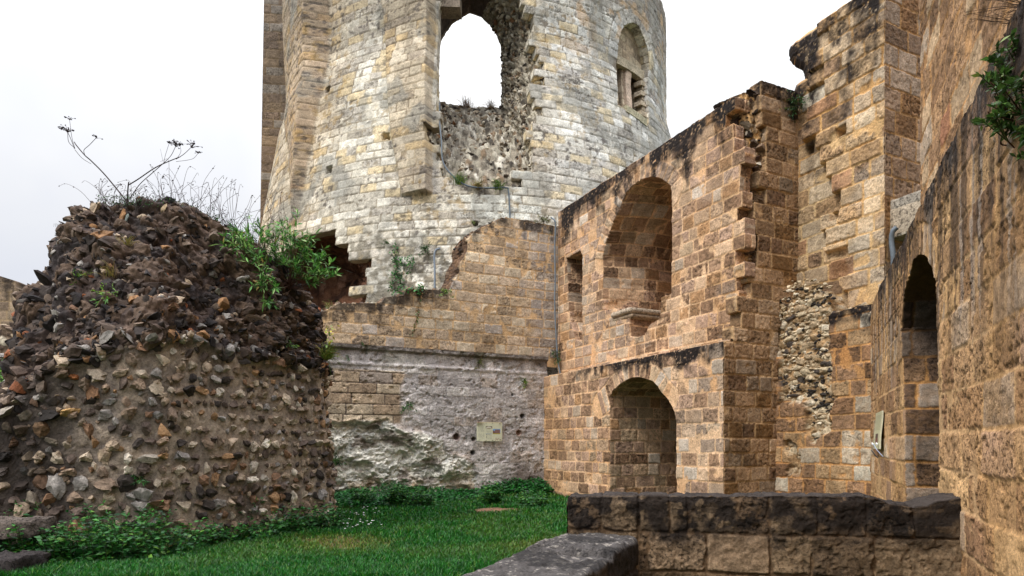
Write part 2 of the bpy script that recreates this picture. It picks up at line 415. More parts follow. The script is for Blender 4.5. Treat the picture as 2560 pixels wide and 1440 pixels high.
def tube(B, pts, r0, r1=None, sides=6, col=(.1, .1, .1), mat=0):
    pts = np.asarray(pts, float); r1 = r0 if r1 is None else r1; n = len(pts)
    d = np.gradient(pts, axis=0); d /= np.linalg.norm(d, axis=1)[:, None] + 1e-9
    a = np.cross(d, [0.13, .31, .94]); a /= np.linalg.norm(a, axis=1)[:, None] + 1e-9; b = np.cross(d, a)
    rr = np.linspace(r0, r1, n); th = np.arange(sides) / sides * 2 * math.pi
    v = pts[:, None] + rr[:, None, None] * (a[:, None] * np.cos(th)[None, :, None] + b[:, None] * np.sin(th)[None, :, None])
    i = np.arange(n * sides).reshape(n, sides); j = np.roll(i, -1, 1)
    f = np.stack([i[:-1], j[:-1], j[1:], i[1:]], -1).reshape(-1, 4)
    B.add(v.reshape(-1, 3), np.array(col, float), f, mat)
    for e, ii in ((0, i[0]), (n - 1, i[-1])): pass
def smooth_path(p, n=8):
    p = np.asarray(p, float); q = np.vstack([2 * p[0] - p[1], p, 2 * p[-1] - p[-2]]); o = []
    for i in range(1, len(q) - 2):
        for t in np.arange(n) / n:
            a, b, c, d = q[i - 1], q[i], q[i + 1], q[i + 2]
            o.append(.5 * ((2 * b) + (c - a) * t + (2 * a - 5 * b + 4 * c - d) * t * t + (3 * b - a - 3 * c + d) * t ** 3))
    o.append(p[-1]); return np.array(o)
def leaves(B, P, D, L, W, cols, seed, droop=.3, mat=0):
    """folded pointed leaves at P along directions D"""
    r = np.random.default_rng(seed); P = np.asarray(P, float); D = np.asarray(D, float); n = len(P)
    D = D / (np.linalg.norm(D, axis=1)[:, None] + 1e-9)
    up = r.normal(size=(n, 3)) * .5 + np.array([0, -.25, 1.]); S = np.cross(D, up); S /= np.linalg.norm(S, axis=1)[:, None] + 1e-9
    Nn = np.cross(S, D); L = np.broadcast_to(L, n)[:, None]; W = np.broadcast_to(W, n)[:, None]; dz = np.array([0, 0, -1.]) * droop
    p0 = P; m1 = P + D * L * .45 + dz * L * .12; tip = P + D * L + dz * L * .45
    a = m1 + S * W * .5 + Nn * W * .12; b = m1 - S * W * .5 + Nn * W * .12
    v = np.stack([p0, a, tip, b, m1], 1).reshape(-1, 3)
    i = (np.arange(n) * 5)[:, None]
    f = np.vstack([i + np.array([[0, 1, 4]]), i + np.array([[1, 2, 4]]), i + np.array([[0, 4, 3]]), i + np.array([[4, 2, 3]])])
    B.add(v, np.repeat(cols, 5, 0), f, mat, False)
def box(B, c, ax, half, col, mat=0, bev=.0, sub=1, jag=.035):
    """box centred at c with axes rows ax; slightly worn corners by bev"""
    ax = np.asarray(ax, float); h = np.asarray(half, float); bm = bmesh.new(); bmesh.ops.create_cube(bm, size=2)
    for v in bm.verts: v.co = Vector([v.co[i] * h[i] for i in range(3)])
    if bev > 0: bmesh.ops.bevel(bm, geom=list(bm.edges), offset=bev, segments=2, affect='EDGES', profile=.6)
    bmesh.ops.triangulate(bm, faces=bm.faces)
    if sub > 1: bmesh.ops.subdivide_edges(bm, edges=list(bm.edges), cuts=sub, use_grid_fill=True); bmesh.ops.triangulate(bm, faces=bm.faces)
    v = np.array([x.co[:] for x in bm.verts]); f = np.array([[y.index for y in x.verts] for x in bm.faces]); bm.free()
    if sub > 1: v = v + (np.stack([fbm(v[:, 0] * 9 + v[:, 2] * 5, v[:, 1] * 9 + v[:, 2] * 4, 3, q) for q in (1, 2, 3)], -1) - .5) * jag
    B.add(v @ ax + np.asarray(c), np.array(col, float), f, mat, sub > 1)
# ================================================================== the setting
e_a = np.array([.432, -.902]); e_b = np.array([.902, .432])      # the two directions of the court walls
TAN = [('#b0917a', 2.6, .8), ('#9b7c62', 3, .9), ('#c0a182', 2.4, .5), ('#84674f', 2.4, 1.), ('#b8a48e', .9, .3), ('#c8b9a8', .25, .2), ('#a9825c', 1.5, .7), ('#af9679', 1.8, .6)]
TANM, TANM2 = '#d9b48e', '#cda073'
BLACK = lin('#241d1a')
def topstain(zt, reach=1.2, amt=1.0, seed=3, u0=None, col=BLACK):
    def f(U, V, med, fine):
        st = fbm(U * 2.6, V * .45, 4, seed); z = zt(U) if callable(zt) else zt
        s = sst(1.0, .0, (z - V) / reach + (st - .5) * 2.6 + (med - .5) * 1.2) * amt * sst(.25, .5, fine + .12)
        if u0 is not None: s = s * u0(U, V)
        return s, col
    return f

# ground ---------------------------------------------------------------------------------------------
def ground_h(X, Y):
    g = .05 * (fbm(X * .7, Y * .7, 3, 8) - .5) * 2
    return g * sst(60, 30, np.hypot(X, Y)) + .16 * sst(17.2, 19.5, Y - .1 * X) * (fbm(X * 2, Y * 2, 2, 5)) + .12 * sst(-5.2, -7, X)
B = MB()
gx = np.concatenate([[-400, -120, -50, -25], np.arange(-12, 8, .06), [15, 40, 120, 400]]); gy = np.concatenate([[-60, -10, 2], np.arange(5, 22, .06), [30, 60, 150, 600]])
X, Y = np.meshgrid(gx, gy); Z = ground_h(X, Y)
n1 = fbm(X * .9, Y * .9, 4, 11); n2 = fbm(X * 6, Y * 6, 4, 12)
bare = np.clip(sst(.55, .62, n1 * .6 + n2 * .4) * .5, 0, 1)
dirt = sst(1.1, .75, np.hypot((X + .35) / .62, (Y - 14.6) / .45) + (n2 - .5) * .7)
dirt2 = sst(1.1, .5, np.hypot((X + 2.65) / .9, (Y - 9.6) / .8) + (n2 - .5) * 1.4) * .8
dirt3 = sst(1.1, .4, np.hypot((X - 1.1) / 1.6, (Y - 9.2) / 1.4) + (n2 - .5) * 1.4) * .5
gc = mixc(np.ones(X.shape + (3,)) * lin('#1d3a12'), lin('#5a4a2a'), np.clip(bare + dirt2 + dirt3, 0, 1))
gc = mixc(gc, lin('#80614a'), dirt) * (.7 + .6 * n2)[..., None]
fq = gridfaces(len(gx), len(gy)); B.add(np.stack([X, Y, Z], -1), gc.reshape(-1, 3), fq.reshape(-1, 4))
props(B.build('ground', M_far, origin=(0, 0, 0)), kind='structure')

# --- back curtain wall -------------------------------------------------------------------------------
bk = root('curtain_wall', (-1.9, 17.9, 0), 'stepped tan ashlar wall over a pale eroded plaster and chalk base, closing the grassy court below the tower', 'wall')
BW = Frame((-4.79, 16.54), e_b, e_a)
SEAM = 4.12
C_bw = Courses(21, SEAM, 9.3, (.27, .3), (.34, .7)); 
topP = BW.poly([(700, 790), (815, 776), (850, 757), (955, 757), (962, 742), (1010, 738), (1016, 722), (1128, 724), (1133, 706), (1152, 677), (1155, 655), (1171, 626), (1171, 597),
                (1187, 578), (1213, 565), (1251, 547), (1270, 542), (1334, 553), (1400, 568), (1440, 570)])
polyU = [(-2.2, SEAM - .3)] + [(-2.2, topP[0][1])] + topP + [(topP[-1][0], SEAM - .3)]
zt_u = np.array([p[0] for p in topP]); zt_z = np.array([p[1] for p in topP])
def bw_top(U): return np.interp(U, zt_u, zt_z)
BWPAL = [('#bfa98c', 3, .6), ('#b39b7d', 3, .7), ('#cbb59a', 3, .4), ('#a8947c', 1.2, .7), ('#d0bfa4', 1.5, .2), ('#b9ada0', 1, .3), ('#958470', .4, 1)]
def bwcol(U, V, h, col, q):
    # paler grey-lilac stones by the corner; some mortar patches
    k = sst(5.6, 6.3, U + 1.2 * (fbm(U * 3, V * 3, 3, 5) - .5)) * q[4]
    return h, mixc(col, col * .5 + lin('#aaa4a0') * .5, k)
st_bw = ashlar(C_bw, 31, BWPAL, '#d8b486', joint=.018, depth=.01, jit=.014, smear=.35, smearcol='#c9a577', stain=topstain(bw_top, .42, .85, 9), extra=bwcol, rough=.012, tone=.16)
B = MB()
fU = BW.shift(-.05)
sdU = lambda U, V: sdpoly(U, V, polyU) + .05 * (fbm(U * 5, V * 5, 3, 2) - .5)
st_core = rubble(41, [('#5a4636', 3), ('#7a5d44', 2), ('#3a2f28', 2), ('#8f7a63', 1)], '#5e4838', .14, .08)
def rim_bw(u, v):
    return np.where(v > SEAM + .3, 1.3, 0)
patch(B, fU, np.arange(-2.2, 7.0, .022), np.arange(SEAM - .3, 8.4, .022), st_bw, sdU, rim_bw, 12, rimstyle=st_core)
B.build('upper_ashlar', M_far, bk)
# stones in the broken end of the upper wall
r = np.random.default_rng(3); B = MB(); P = []; 
for k in range(420):
    i = r.integers(0, 7); a = np.array(topP[12 + i]); b = np.array(topP[13 + i]) if i < 6 else np.array(topP[12 + i]) + .01
    t = r.random(); p = a + (b - a) * t; P.append([p[0], p[1], -.1 - 1.15 * r.random()])
P = np.array([[bk_[0], bk_[1], bk_[2]] for bk_ in P])
q_ = BW.pos(P[:, 0] - .02, P[:, 1], P[:, 2])
nn_ = np.tile(np.array([-.8, -.3, .4]), (len(P), 1)); nn_ /= np.linalg.norm(nn_[0])
tt_ = np.tile(np.array([e_a[0], e_a[1], .2]), (len(P), 1)); tt_ /= np.linalg.norm(tt_[0])
stones(B, q_, nn_, tt_, r.uniform(.04, .11, len(P)), palcols([('#4a3a2e', 3), ('#6e543f', 3), ('#2c2521', 2), ('#8d745a', 1.5), ('#7a4a2c', 1)], len(P), 5), 6, tilt=.8, mat=0)
B.build('rubble_core', M_flint, bk)
# lower base: squared stones top left, rough plastered face, chalk hollow below
rock = BW.poly([(640, 1062), (815, 1050), (900, 1052), (965, 1046), (1010, 1075), (1060, 1082), (1100, 1092), (1118, 1130), (1160, 1143), (1180, 1150), (1192, 1185), (1195, 1215), (1205, 1262), (640, 1300)])
C_lo = Courses(22, -.5, 9, (.3, .36), (.5, .9), bounds=[-.5, -.1, .3, .62, .95, 1.3, 1.65, 2.0, 2.28, 2.56, 2.84, 3.12, 3.42, 3.6, 3.98, 4.2, 4.6])
st_loA = ashlar(C_lo, 51, [('#d6cec7', 3, .6), ('#cac2bc', 3, .6), ('#dcd5cc', 2, .3), ('#bfb1a3', 2, .7)], '#beb5ae', joint=.012, depth=.006, jit=.016, smear=.7, smearcol='#cbc4c0', rough=.016, tone=.12, pits=.35)
st_loB = ashlar(C_lo, 52, [('#c4ad90', 3, .5), ('#b8a084', 2, .5), ('#aa9c8e', 2, .6), ('#cbb89c', 2, .3)], '#6f6358', joint=.012, depth=.02, jit=.015, rough=.01, tone=.12, pits=.3)
def st_low(U, V):
    ha, ca = st_loA(U, V); hb, cb = st_loB(U, V)
    ux = BW.uv(1005, 950)[0]
    k = sst(.08, -.08, U - ux + .25 * (fbm(U * 2, V * 2, 3, 7) - .5)) * sst(3.5, 3.44, V) * sst(2.0, 2.1, V)
    h = ha + (hb - ha) * k; c = ca + (cb - ca) * k[..., None]
    # weathered string course just under the seam
    h = h + .07 * sst(3.98, 4.02, V + .04 * (fbm(U * 4, V * 0, 3, 3) - .5)) + .03 * sst(3.55, 3.6, V) * sst(3.68, 3.64, V)
    # pocks in the plaster
    n = fbm(U * 7, V * 7, 4, 90); h = h - .035 * sst(.67, .74, n)
    rid = fbm(U * 3, V * 9, 4, 93); h = h + .015 * np.abs(rid - .5) * 2 * (1 - k)
    pl = sst(.5, .515, fbm(U * 1.1 + 3, V * 1.3, 5, 94)); h = h + .018 * pl * (1 - k); c[..., :3] = c[..., :3] * (1 - .14 * pl * (1 - k))[..., None]
    # chalk hollow
    s = sdpoly(U, V, rock) + .22 * (fbm(U * 2.4, V * 3.2, 4, 95) - .5)
    dpt = sst(-.02, .1, s)
    big = fbm(U * 1.3, V * 2.0, 3, 96); rg = 1 - np.abs(fbm(U * 2.2 + 5, V * 4.4, 5, 97) * 2 - 1); led = 1 - np.abs(fbm(U * 1.3 + .5 * V, V * 2.5, 4, 98) * 2 - 1)
    f1, f2, cid = worley(U * 2.3, V * 3.6, 99)
    wu = U + .25 * (fbm(U * 2.5, V * 2.5, 3, 91) - .5); wv2 = V + .18 * (fbm(U * 2.5, V * 2.5, 3, 92) - .5)
    tn = fbm(wu * 1.5, wv2 * 2.6, 4, 98) * 7; tf = np.floor(tn); tr_ = (tf + sst(.0, .22, tn - tf)) / 7
    g1, g2, gid = worley(wu * 4.2, wv2 * 5.6, 89); crk = sst(.0, .07, g2 - g1)
    hr = -.34 + .55 * tr_ + .07 * rg ** 2 + .07 * (cid - .5) + .05 * (gid - .5) - .03 * (1 - crk) + .05 * (fbm(U * 14, V * 14, 4, 100) - .5)
    edge = np.exp(-((s - .03) / .05) ** 2)
    h = h * (1 - dpt) + hr * dpt + edge * .05 * fbm(U * 8, V * 8, 3, 4)
    ck = lin('#dedacb') * np.ones(U.shape + (3,)); ck = mixc(ck, lin('#c2c0b4'), sst(.42, .6, fbm(U * 2, V * 2.5, 4, 101)))
    ck = mixc(ck, lin('#77675a'), sst(.6, .68, fbm(U * 2.4, V * 4, 5, 88)) * .7); ck = mixc(ck, lin('#b08d58'), sst(.58, .7, fbm(U * 3, V * 3, 3, 102)) * .5 * sst(.8, .3, V))
    ck = ck * (.75 + .5 * fbm(U * 12, V * 12, 3, 103))[..., None]
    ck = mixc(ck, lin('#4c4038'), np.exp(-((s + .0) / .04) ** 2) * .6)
    c[..., :3] = mixc(c[..., :3], ck, dpt)
    # browner and darker towards the foot at right, green foot
    w = sst(1.0, .3, V + .8 * (fbm(U * 2, V, 3, 105) - .5)) * sst(4.8, 5.6, U); c[..., :3] = mixc(c[..., :3], lin('#5d4a3e'), w * .75)
    dk = sst(.5, .0, (4.12 - V) + .7 * (fbm(U * 2.4, V * 1.2, 4, 106) - .5)); c[..., :3] = mixc(c[..., :3], lin('#5b5248'), dk * .8)
    g = sst(.62, .7, fbm(U * 3, V * 4, 4, 107)) * sst(3.2, 4.0, V) * .5; c[..., :3] = mixc(c[..., :3], lin('#57583a'), g)
    # rust hole beside the panel, small putlog holes
    for (px, py, rr, dd, cc) in ((1141, 1092, .1, .16, '#5a3018'), (1305, 1040, .07, .2, '#3a3028'), (1182, 1132, .07, .2, '#3a3028'), (1296, 1082, .08, .1, '#8a6040'), (1184, 1098, .06, .2, '#6a5a48'), (1281, 987, .04, .1, '#555')):
        cc = '#555550' if cc == '#555' else cc
        u0, v0 = BW.uv(px, py); q = np.hypot(U - u0, V - v0) / rr; h = h - dd * sst(1.0, .6, q); c[..., :3] = mixc(c[..., :3], lin(cc), sst(1.7, .7, q + .5 * (fbm(U * 20, V * 20, 2, 3) - .5)) * .8)
    c[..., 3] = .45
    return h, c
B = MB(); patch(B, BW, np.arange(-2.6, 6.5, .02), np.arange(-.2, SEAM + .02, .02), st_low)
# top shelf of the base
U_, H_ = np.meshgrid(np.arange(-2.6, 6.5, .2), np.array([.08, -.2])); B.add(BW.pos(U_, SEAM + 0 * U_, H_).reshape(-1, 3), lin('#4e463c'), gridfaces(*U_.shape[::-1]).reshape(-1, 4))
B.build('plastered_base', M_far, bk)

# --- right court wall: lower arcade tier and upper tier --------------------------------------------
ct = root('arcaded_court_wall', (3.0, 15.6, 0), 'two tier tan ashlar wall with a low arch below a tall arched recess and a black stained sloping looking top edge', 'wall')
W1L = Frame((.965, 19.3), e_a, -e_b); LT = 3.52
archL = [(1525, 1260), (1525, 1100), (1525, 990), (1535, 974), (1550, 960), (1566, 949), (1582, 943), (1598, 942), (1614, 946), (1632, 952), (1645, 965), (1654, 980), (1668, 995), (1680, 1015), (1689, 1035), (1692, 1055), (1692, 1260)]
aL = W1L.poly(archL); aL[0] = (aL[0][0], -.4); aL[-1] = (aL[-1][0], -.4)
ringL = W1L.poly([(1500, 1012)] + archL[2:13])
C_l = Courses(61, -.4, 4, (.28, .31), (.28, .55), bounds=[-.5, -.15, .15, .45, .74, 1.03, 1.32, 1.62, 1.93, 2.24, 2.56, 2.88, 3.2, 3.52, 3.9])
def st1col(U, V, h, col, q):
    k = sst(5.0, 7.2, U + 1.0 * (fbm(U * 1.4, V * 1.4, 3, 15) - .5)) * .7; col = mixc(col, col * .45 + lin('#c3b4a2') * .55, k * q[4] * sst(.25, .6, q[3]))
    k = sst(1.8, .2, U + .8 * (fbm(U * 2, V * 2, 3, 16) - .5)) * .45; col = mixc(col, lin('#c29868'), k * (1 - .5 * q[4]))
    return h, col
st_l = ashlar(C_l, 62, TAN, TANM, joint=.022, depth=.012, smear=.45, smearcol=TANM2, rings=[(ringL, .34, .2)], stain=topstain(LT, .38, 1., 63, lambda U, V: sst(.6, 3, U)), extra=st1col)
st_in = ashlar(Courses(64, -.5, 9, (.28, .31), (.3, .6)), 65, TAN, TANM, joint=.018, depth=.012, smear=.15)
B = MB()
patch(B, W1L, np.arange(0, 7.43, .02), np.arange(-.3, LT + .001, .02), st_l, lambda U, V: np.minimum(-sdpoly(U, V, aL) , np.where(V > LT - .04, LT + .02 - V + .05 * (fbm(U * 4, V, 2, 1) - .6), 9)),
      lambda u, v: np.where((u > 7.3) | (u < .1), 0, np.where(v > LT - .12, .6, 2.6)), 110, rimstyle=st_in)
bkp = W1L.shift(-2.4); patch(B, bkp, np.arange(2.6, 7.0, .04), np.arange(-.3, 3.4, .04), st_in)
B.build('lower_tier', M_far, ct)
W1U = Frame(np.array([.965, 19.3]) + .5 * e_b, e_a, -e_b); UT = 8.57
nich = [(1507, 777), (1508, 700), (1507, 650), (1514, 610), (1523, 583), (1533, 556), (1544, 533), (1555, 505), (1565, 483), (1579, 466), (1594, 454), (1612, 445), (1632, 441), (1650, 444), (1665, 452), (1676, 463), (1681, 480),
        (1681, 620), (1679, 735), (1653, 744), (1652, 795), (1625, 812), (1612, 838), (1590, 846), (1576, 842), (1573, 790), (1538, 772)]
nu = W1U.poly(nich); slot = W1U.poly([(1417, 645), (1452, 626), (1457, 640), (1457, 858), (1440, 850), (1425, 800), (1420, 700)])
ringU = W1U.poly(nich[2:17])
C_u = Courses(71, LT - .1, 9, (.27, .31), (.26, .52))
def st2col(U, V, h, col, q):
    k = sst(.5, .62, fbm(U * .7 + 3, V * .7, 3, 75)) * .6; col = mixc(col, col * .5 + lin('#bfae9c') * .5, k * q[4])
    g = sst(6.1, 7.2, U) * .5; col = mixc(col, lin('#c9a070'), g * (1 - q[4]))
    return h, col
st_u = ashlar(C_u, 72, TAN, TANM, joint=.02, depth=.014, smear=.45, smearcol=TANM2, rings=[(ringU, .36, .2)], stain=topstain(UT, .85, 1.0, 73), extra=st2col)
edgeR = W1U.poly([(1835, 150), (1842, 300), (1850, 400), (1845, 480), (1858, 560), (1852, 640), (1862, 720), (1850, 770), (1835, 850)])
eu = np.array([p[0] for p in edgeR]); ez = np.array([p[1] for p in edgeR])
def sd_u_edge(U, V): return np.interp(V, ez[::-1], eu[::-1]) - U
bs_u = blockstep(sd_u_edge, st_u, .25)
def sd_up(U, V):
    s = np.minimum(-sdpoly(U, V, nu) - .02 * (fbm(U * 6, V * 6, 2, 4) - .4), -sdpoly(U, V, slot) - .05 * (fbm(U * 6, V * 6, 3, 4) - .5))
    s = np.minimum(s, UT - V + .04 * (fbm(U * 3, V * 0, 3, 9) - .8)); return np.minimum(s, np.where(U > 6.2, bs_u(U, V), 9))
iu0 = W1U.uv(1507, 600)[0]; iun = W1U.uv(1640, 600)[0]
def splay(u, v, d):
    inn = (v > 5) & (u > iu0 - .2); k = np.clip((iun - u) / 1.3, 0, 1)
    return np.where(inn, .27 * np.minimum(d, 1.25) * k, 0), np.where(inn & (v < 6.1) , 0, 0)
def rim_u(u, v):
    sl = (u < W1U.uv(1470, 700)[0]) & (v < UT - .3)
    return np.where(u > 6.3, np.where(v > UT - .3, .5, .28), np.where(sl, 1.1, np.where(v > UT - .25, .9, 3.2)))
B = MB()
patch(B, W1U, np.arange(0, 7.5, .02), np.arange(LT - .06, UT + .1, .02), st_u, sd_up, rim_u, 130, splay, rimstyle=st_in)
patch(B, W1U.shift(-2.9), np.arange(2.2, 7.2, .05), np.arange(LT, 8.3, .05), st_in)
st_gap = rubble(76, [('#7a6a5a', 3), ('#5f4c3c', 3), ('#9c8e7c', 2), ('#3e342c', 1)], '#7d5f40', .2, .14, .6)
patch(B, W1U.shift(-.95), np.arange(.3, 1.9, .03), np.arange(LT + .4, 7.6, .03), st_gap)
U_, H_ = np.meshgrid(np.array([0, 7.5]), np.array([-.05, .5])); 
B.build('upper_tier', M_far, ct)
# moulded sill left in the broken recess
B = MB(); sp = np.array([*W1U.pos(np.array([0.]), np.array([0.]), np.array([0.]))[0]])
us0, vs0 = W1U.uv(1540, 772); us1, vs1 = W1U.uv(1573, 770)
for (dz, dr_, rr, cc) in ((-.07, .02, .075, '#b3a28c'), (-.2, -.03, .06, '#a08c74')):
    p = [W1U.pos(np.array([u]), np.array([vs1 + dz]), np.array([h]))[0] for u, h in ((us0 - .1, dr_), ((us0 + us1) / 2, dr_), (us1 + .02, dr_), (us1 + .06, -.15), (us1 + .07, -.8), (us1 + .08, -1.9))]
    tube(B, smooth_path(p, 6), rr, rr, 12, lin(cc))
ax_ = np.array([[e_a[0], e_a[1], 0], [-e_b[0], -e_b[1], 0], [0, 0, 1]])
box(B, W1U.pos(np.array([us1 - .1]), np.array([vs1 - .13]), np.array([-.75]))[0], ax_, (.16, .75, .15), lin('#a08a70'), 0, .02, 3)
B.build('stone_sill', M_far, ct)

# --- return face of that wall (turns away to the right) ------------------------------------------------
RT = Frame((4.17, 12.6), e_b, e_a)
C_r = Courses(81, -.4, 9, (.28, .33), (.32, .62), bounds=[-.5, -.15, .15, .45, .74, 1.03, 1.32, 1.62, 1.93, 2.24, 2.56, 2.88, 3.2, 3.52, 3.82, 4.14, 4.45, 4.77, 5.1, 5.42, 5.75, 6.07, 6.4, 6.72, 7.05, 7.37, 7.7, 8.0, 8.3, 8.62, 9])
RTP = [('#a08263', 3, .8), ('#8f7356', 3, .9), ('#ac9174', 2, .6), ('#765c46', 1.6, 1.), ('#96826c', .7, .4), ('#80603c', 1, .7)]
rtop = RT.poly([(1840, 232), (1880, 200), (1945, 190), (1980, 207), (2012, 208), (2040, 190)])
def rt_top(U): return np.interp(U, [p[0] for p in rtop], [p[1] for p in rtop])
st_r = ashlar(C_r, 82, RTP, '#b8976f', joint=.02, depth=.016, smear=.12, stain=topstain(rt_top, .8, 1., 83))
edgeT = RT.poly([(1868, 150), (1900, 300), (1905, 380), (1915, 440), (1905, 520), (1880, 600), (1868, 650), (1866, 720), (1850, 790), (1835, 850)])
tu = np.array([p[0] for p in edgeT]); tz = np.array([p[1] for p in edgeT])
bs_r = blockstep(lambda U, V: U - np.interp(V, tz[::-1], tu[::-1]), st_r, .22)
def sd_rt(U, V):
    s = np.where(V > LT, bs_r(U, V), 9.); s = np.minimum(s, np.where(V < 3.9, 1.47 - U, 9.)); return np.minimum(s, rt_top(U) - V)
B = MB(); patch(B, RT, np.arange(0, 2.12, .018), np.arange(-.3, 8.9, .018), st_r, sd_rt, lambda u, v: np.where((v > 3.6) , .3, .01), 8)
# corner block cap of the lower tier
U_, H_ = np.meshgrid(np.array([0, .6]), np.array([0., -.4])); B.add(RT.pos(U_, LT + 0 * U_, H_).reshape(-1, 3), lin('#2c2521'), gridfaces(2, 2).reshape(-1, 4))
B.build('return_face', M_far, ct)
# broken corner between the two faces of the upper tier
def surf(B, Pg, st, us, vs, mat=0, sgn=1.0, mask=None):
    U, V = np.meshgrid(us, vs); h, c = st(U, V); a = np.gradient(Pg, axis=1); b = np.gradient(Pg, axis=0); n = np.cross(a, b); n /= np.linalg.norm(n, axis=-1)[..., None] + 1e-9
    fq = gridfaces(len(us), len(vs)); fq = fq[mask] if mask is not None else fq.reshape(-1, 4)
    B.add((Pg + n * (h * sgn)[..., None]).reshape(-1, 3), c.reshape(-1, c.shape[-1]), fq, mat); return n * sgn
z_ = np.arange(LT - .1, 8.75, .02); t_ = np.linspace(0, 1, 70)
TT, ZZ = np.meshgrid(t_, z_)
pa = W1U.pos(np.interp(ZZ, ez[::-1], eu[::-1]) - .75, ZZ, 0 * ZZ - .16); pb = RT.pos(np.interp(ZZ, tz[::-1], tu[::-1]) + .4, ZZ, 0 * ZZ - .1)
cn = np.array([4.62 - .03, 12.8 + .0, 0]); pm = np.stack([cn[0] + 0 * ZZ + .12, cn[1] + 0 * ZZ + .16, ZZ], -1)
Pg = pa * ((1 - TT) ** 2)[..., None] + pm * (2 * TT * (1 - TT))[..., None] + pb * (TT ** 2)[..., None]
st_br = rubble(86, [('#8d745a', 3), ('#b9a182', 2), ('#4a3b30', 2), ('#a58a68', 2), ('#d3c8b4', .7)], '#c19a68', .17, .07, .3, 1.2)
def st_br2(U, V):
    h, c = st_br(U, V); s, sc_ = topstain(8.6, 1.3, 1., 87)(U * 2, V, fbm(U * 6, V * 6, 3, 1), fbm(U * 24, V * 24, 3, 2)); c[..., :3] = mixc(c[..., :3], sc_, s); return h, c
B = MB(); N_ = surf(B, Pg, st_br2, t_ * 1.6, z_, sgn=1.0)
B.build('broken_corner_core', M_far, ct)
B = MB(); r = np.random.default_rng(9); n = 150; ii = r.integers(0, len(z_), n); jj = r.integers(8, 60, n)
sgn = 1.0 if (N_[100, 35] @ np.array([-.4, -.9, 0])) > 0 else -1.0
nn_ = N_[ii, jj] * sgn; P = Pg[ii, jj] + nn_ * .02
tt_ = np.cross(np.tile([0, 0, 1.], (n, 1)), nn_); tt_ /= np.linalg.norm(tt_, axis=1)[:, None]
cl_ = palcols([('#7b6550', 3), ('#4d3d31', 3), ('#a08a6c', 2), ('#cfc4b2', .8), ('#5c4334', 2)], n, 8); cl_[P[:, 2] > 7.6] *= .35
stones(B, P, nn_, tt_, r.uniform(.05, .17, n) * (.6 + .7 * (r.random(n) > .5)), cl_, 10, flat=.7, tilt=.25)
B.build('toothing_stones', M_flint, ct)

# --- tall wall at the right corner (faces the court) --------------------------------------------------------
tw = root('corner_wall', (6.2, 12.4, 0), 'tall tan ashlar wall in the right corner with a projecting dark broken top and a flint rubble patch low down', 'wall')
W2U = Frame((6.03, 13.49), e_a, -e_b); W2L = Frame((5.45, 13.2), e_a, -e_b)
t2 = W2U.poly([(1979, 600), (1979, 215), (2012, 208), (2040, 235), (2038, 222), (2021, 189), (2015, 158), (1985, 142), (1982, 119), (1998, 98), (2013, 83), (2075, 42), (2138, 0), (2180, -28), (2240, -60)])
poly2 = [(-.35, 2.5)] + [(-.35, t2[0][1])] + [(-.02, t2[1][1] - .1)] + t2[2:] + [(2.25, t2[-1][1]), (2.25, 2.5)]
def t2_top(U): return np.interp(U, [q[0] for q in t2[8:]], [q[1] for q in t2[8:]])
C_2 = Courses(91, 2.4, 12, (.3, .36), (.34, .72))
T2P = [('#bda07c', 3, .7), ('#ad8d69', 3, .8), ('#c9b090', 2.4, .4), ('#8f745b', 1.2, 1.), ('#c2ae92', .8, .3), ('#d2c8b4', .4, .2), ('#a88060', .5, .6)]
lay = W2U.poly([(2046, 150), (2043, 240), (2030, 330), (2022, 345), (2062, 352), (2062, 425), (2085, 440), (2090, 520), (2068, 560), (2090, 625), (2105, 640), (2110, 690), (2140, 720), (2145, 790)])
lu = np.array([p[0] for p in lay]); lz = np.array([p[1] for p in lay])
def st2extra(U, V, h, col, q):
    s = q[0] - np.interp(V, lz[::-1], lu[::-1]) + .0; s = np.minimum(s, (U - np.interp(V, lz[::-1], lu[::-1])) + .18)
    k = sst(-.02, .02, s) ; h = h + .13 * k * sst(9.9, 9.7, V * 0) 
    col = mixc(col, col * .75, (1 - k)); col = mixc(col, lin('#c79a62'), .3 * k * (1 - q[4])); g = sst(.95, 1.6, U) * sst(.45, .6, fbm(U * 2, V * 2, 2, 1)) * .35; col = mixc(col, lin('#b9b0a2'), g * q[4])
    for (px, py, rr) in ((2114, 332, .12), (2025, 375, .1), (2096, 540, .12)):
        u0, v0 = W2U.uv(px, py); w = np.maximum(np.abs(U - u0) / rr, np.abs(V - v0) / rr / .8); h = h - .22 * sst(1.05, .85, w)
    return h, col
st_2 = ashlar(C_2, 92, T2P, '#d2b385', joint=.024, depth=.02, jit=.03, smear=.3, smearcol='#c79a62', rnd=.05, stain=topstain(t2_top, 2.3, 1., 93), extra=st2extra, tone=.3, rough=.02)
B = MB()
patch(B, W2U, np.arange(-.35, 2.03, .015), np.arange(2.5, t2[-1][1], .017), st_2, lambda U, V: sdpoly(U, V, poly2) + .03 * (fbm(U * 5, V * 5, 3, 6) - .5), lambda u, v: np.where(u > 1.95, 0, 1.2), 14)
B.build('ashlar_face', M_far, tw)
B = MB(); JB = Frame((6.9, 11.68), e_b, e_a)
st_j = ashlar(Courses(95, 4, 13, (.36, .44), (.4, .8)), 96, [('#a88f78', 3, .5), ('#967d66', 2, .7), ('#b3a08c', 2, .2), ('#9a7652', 1.5, .7)], '#c39a68', joint=.02, depth=.008, jit=.008, stain=topstain(13.5, 3, .9, 97, col=lin('#4a3020')))
patch(B, JB, np.arange(-.17, 2.5, .015), np.arange(2.6, 13, .015), st_j)
B.build('window_jamb', M_far, tw)
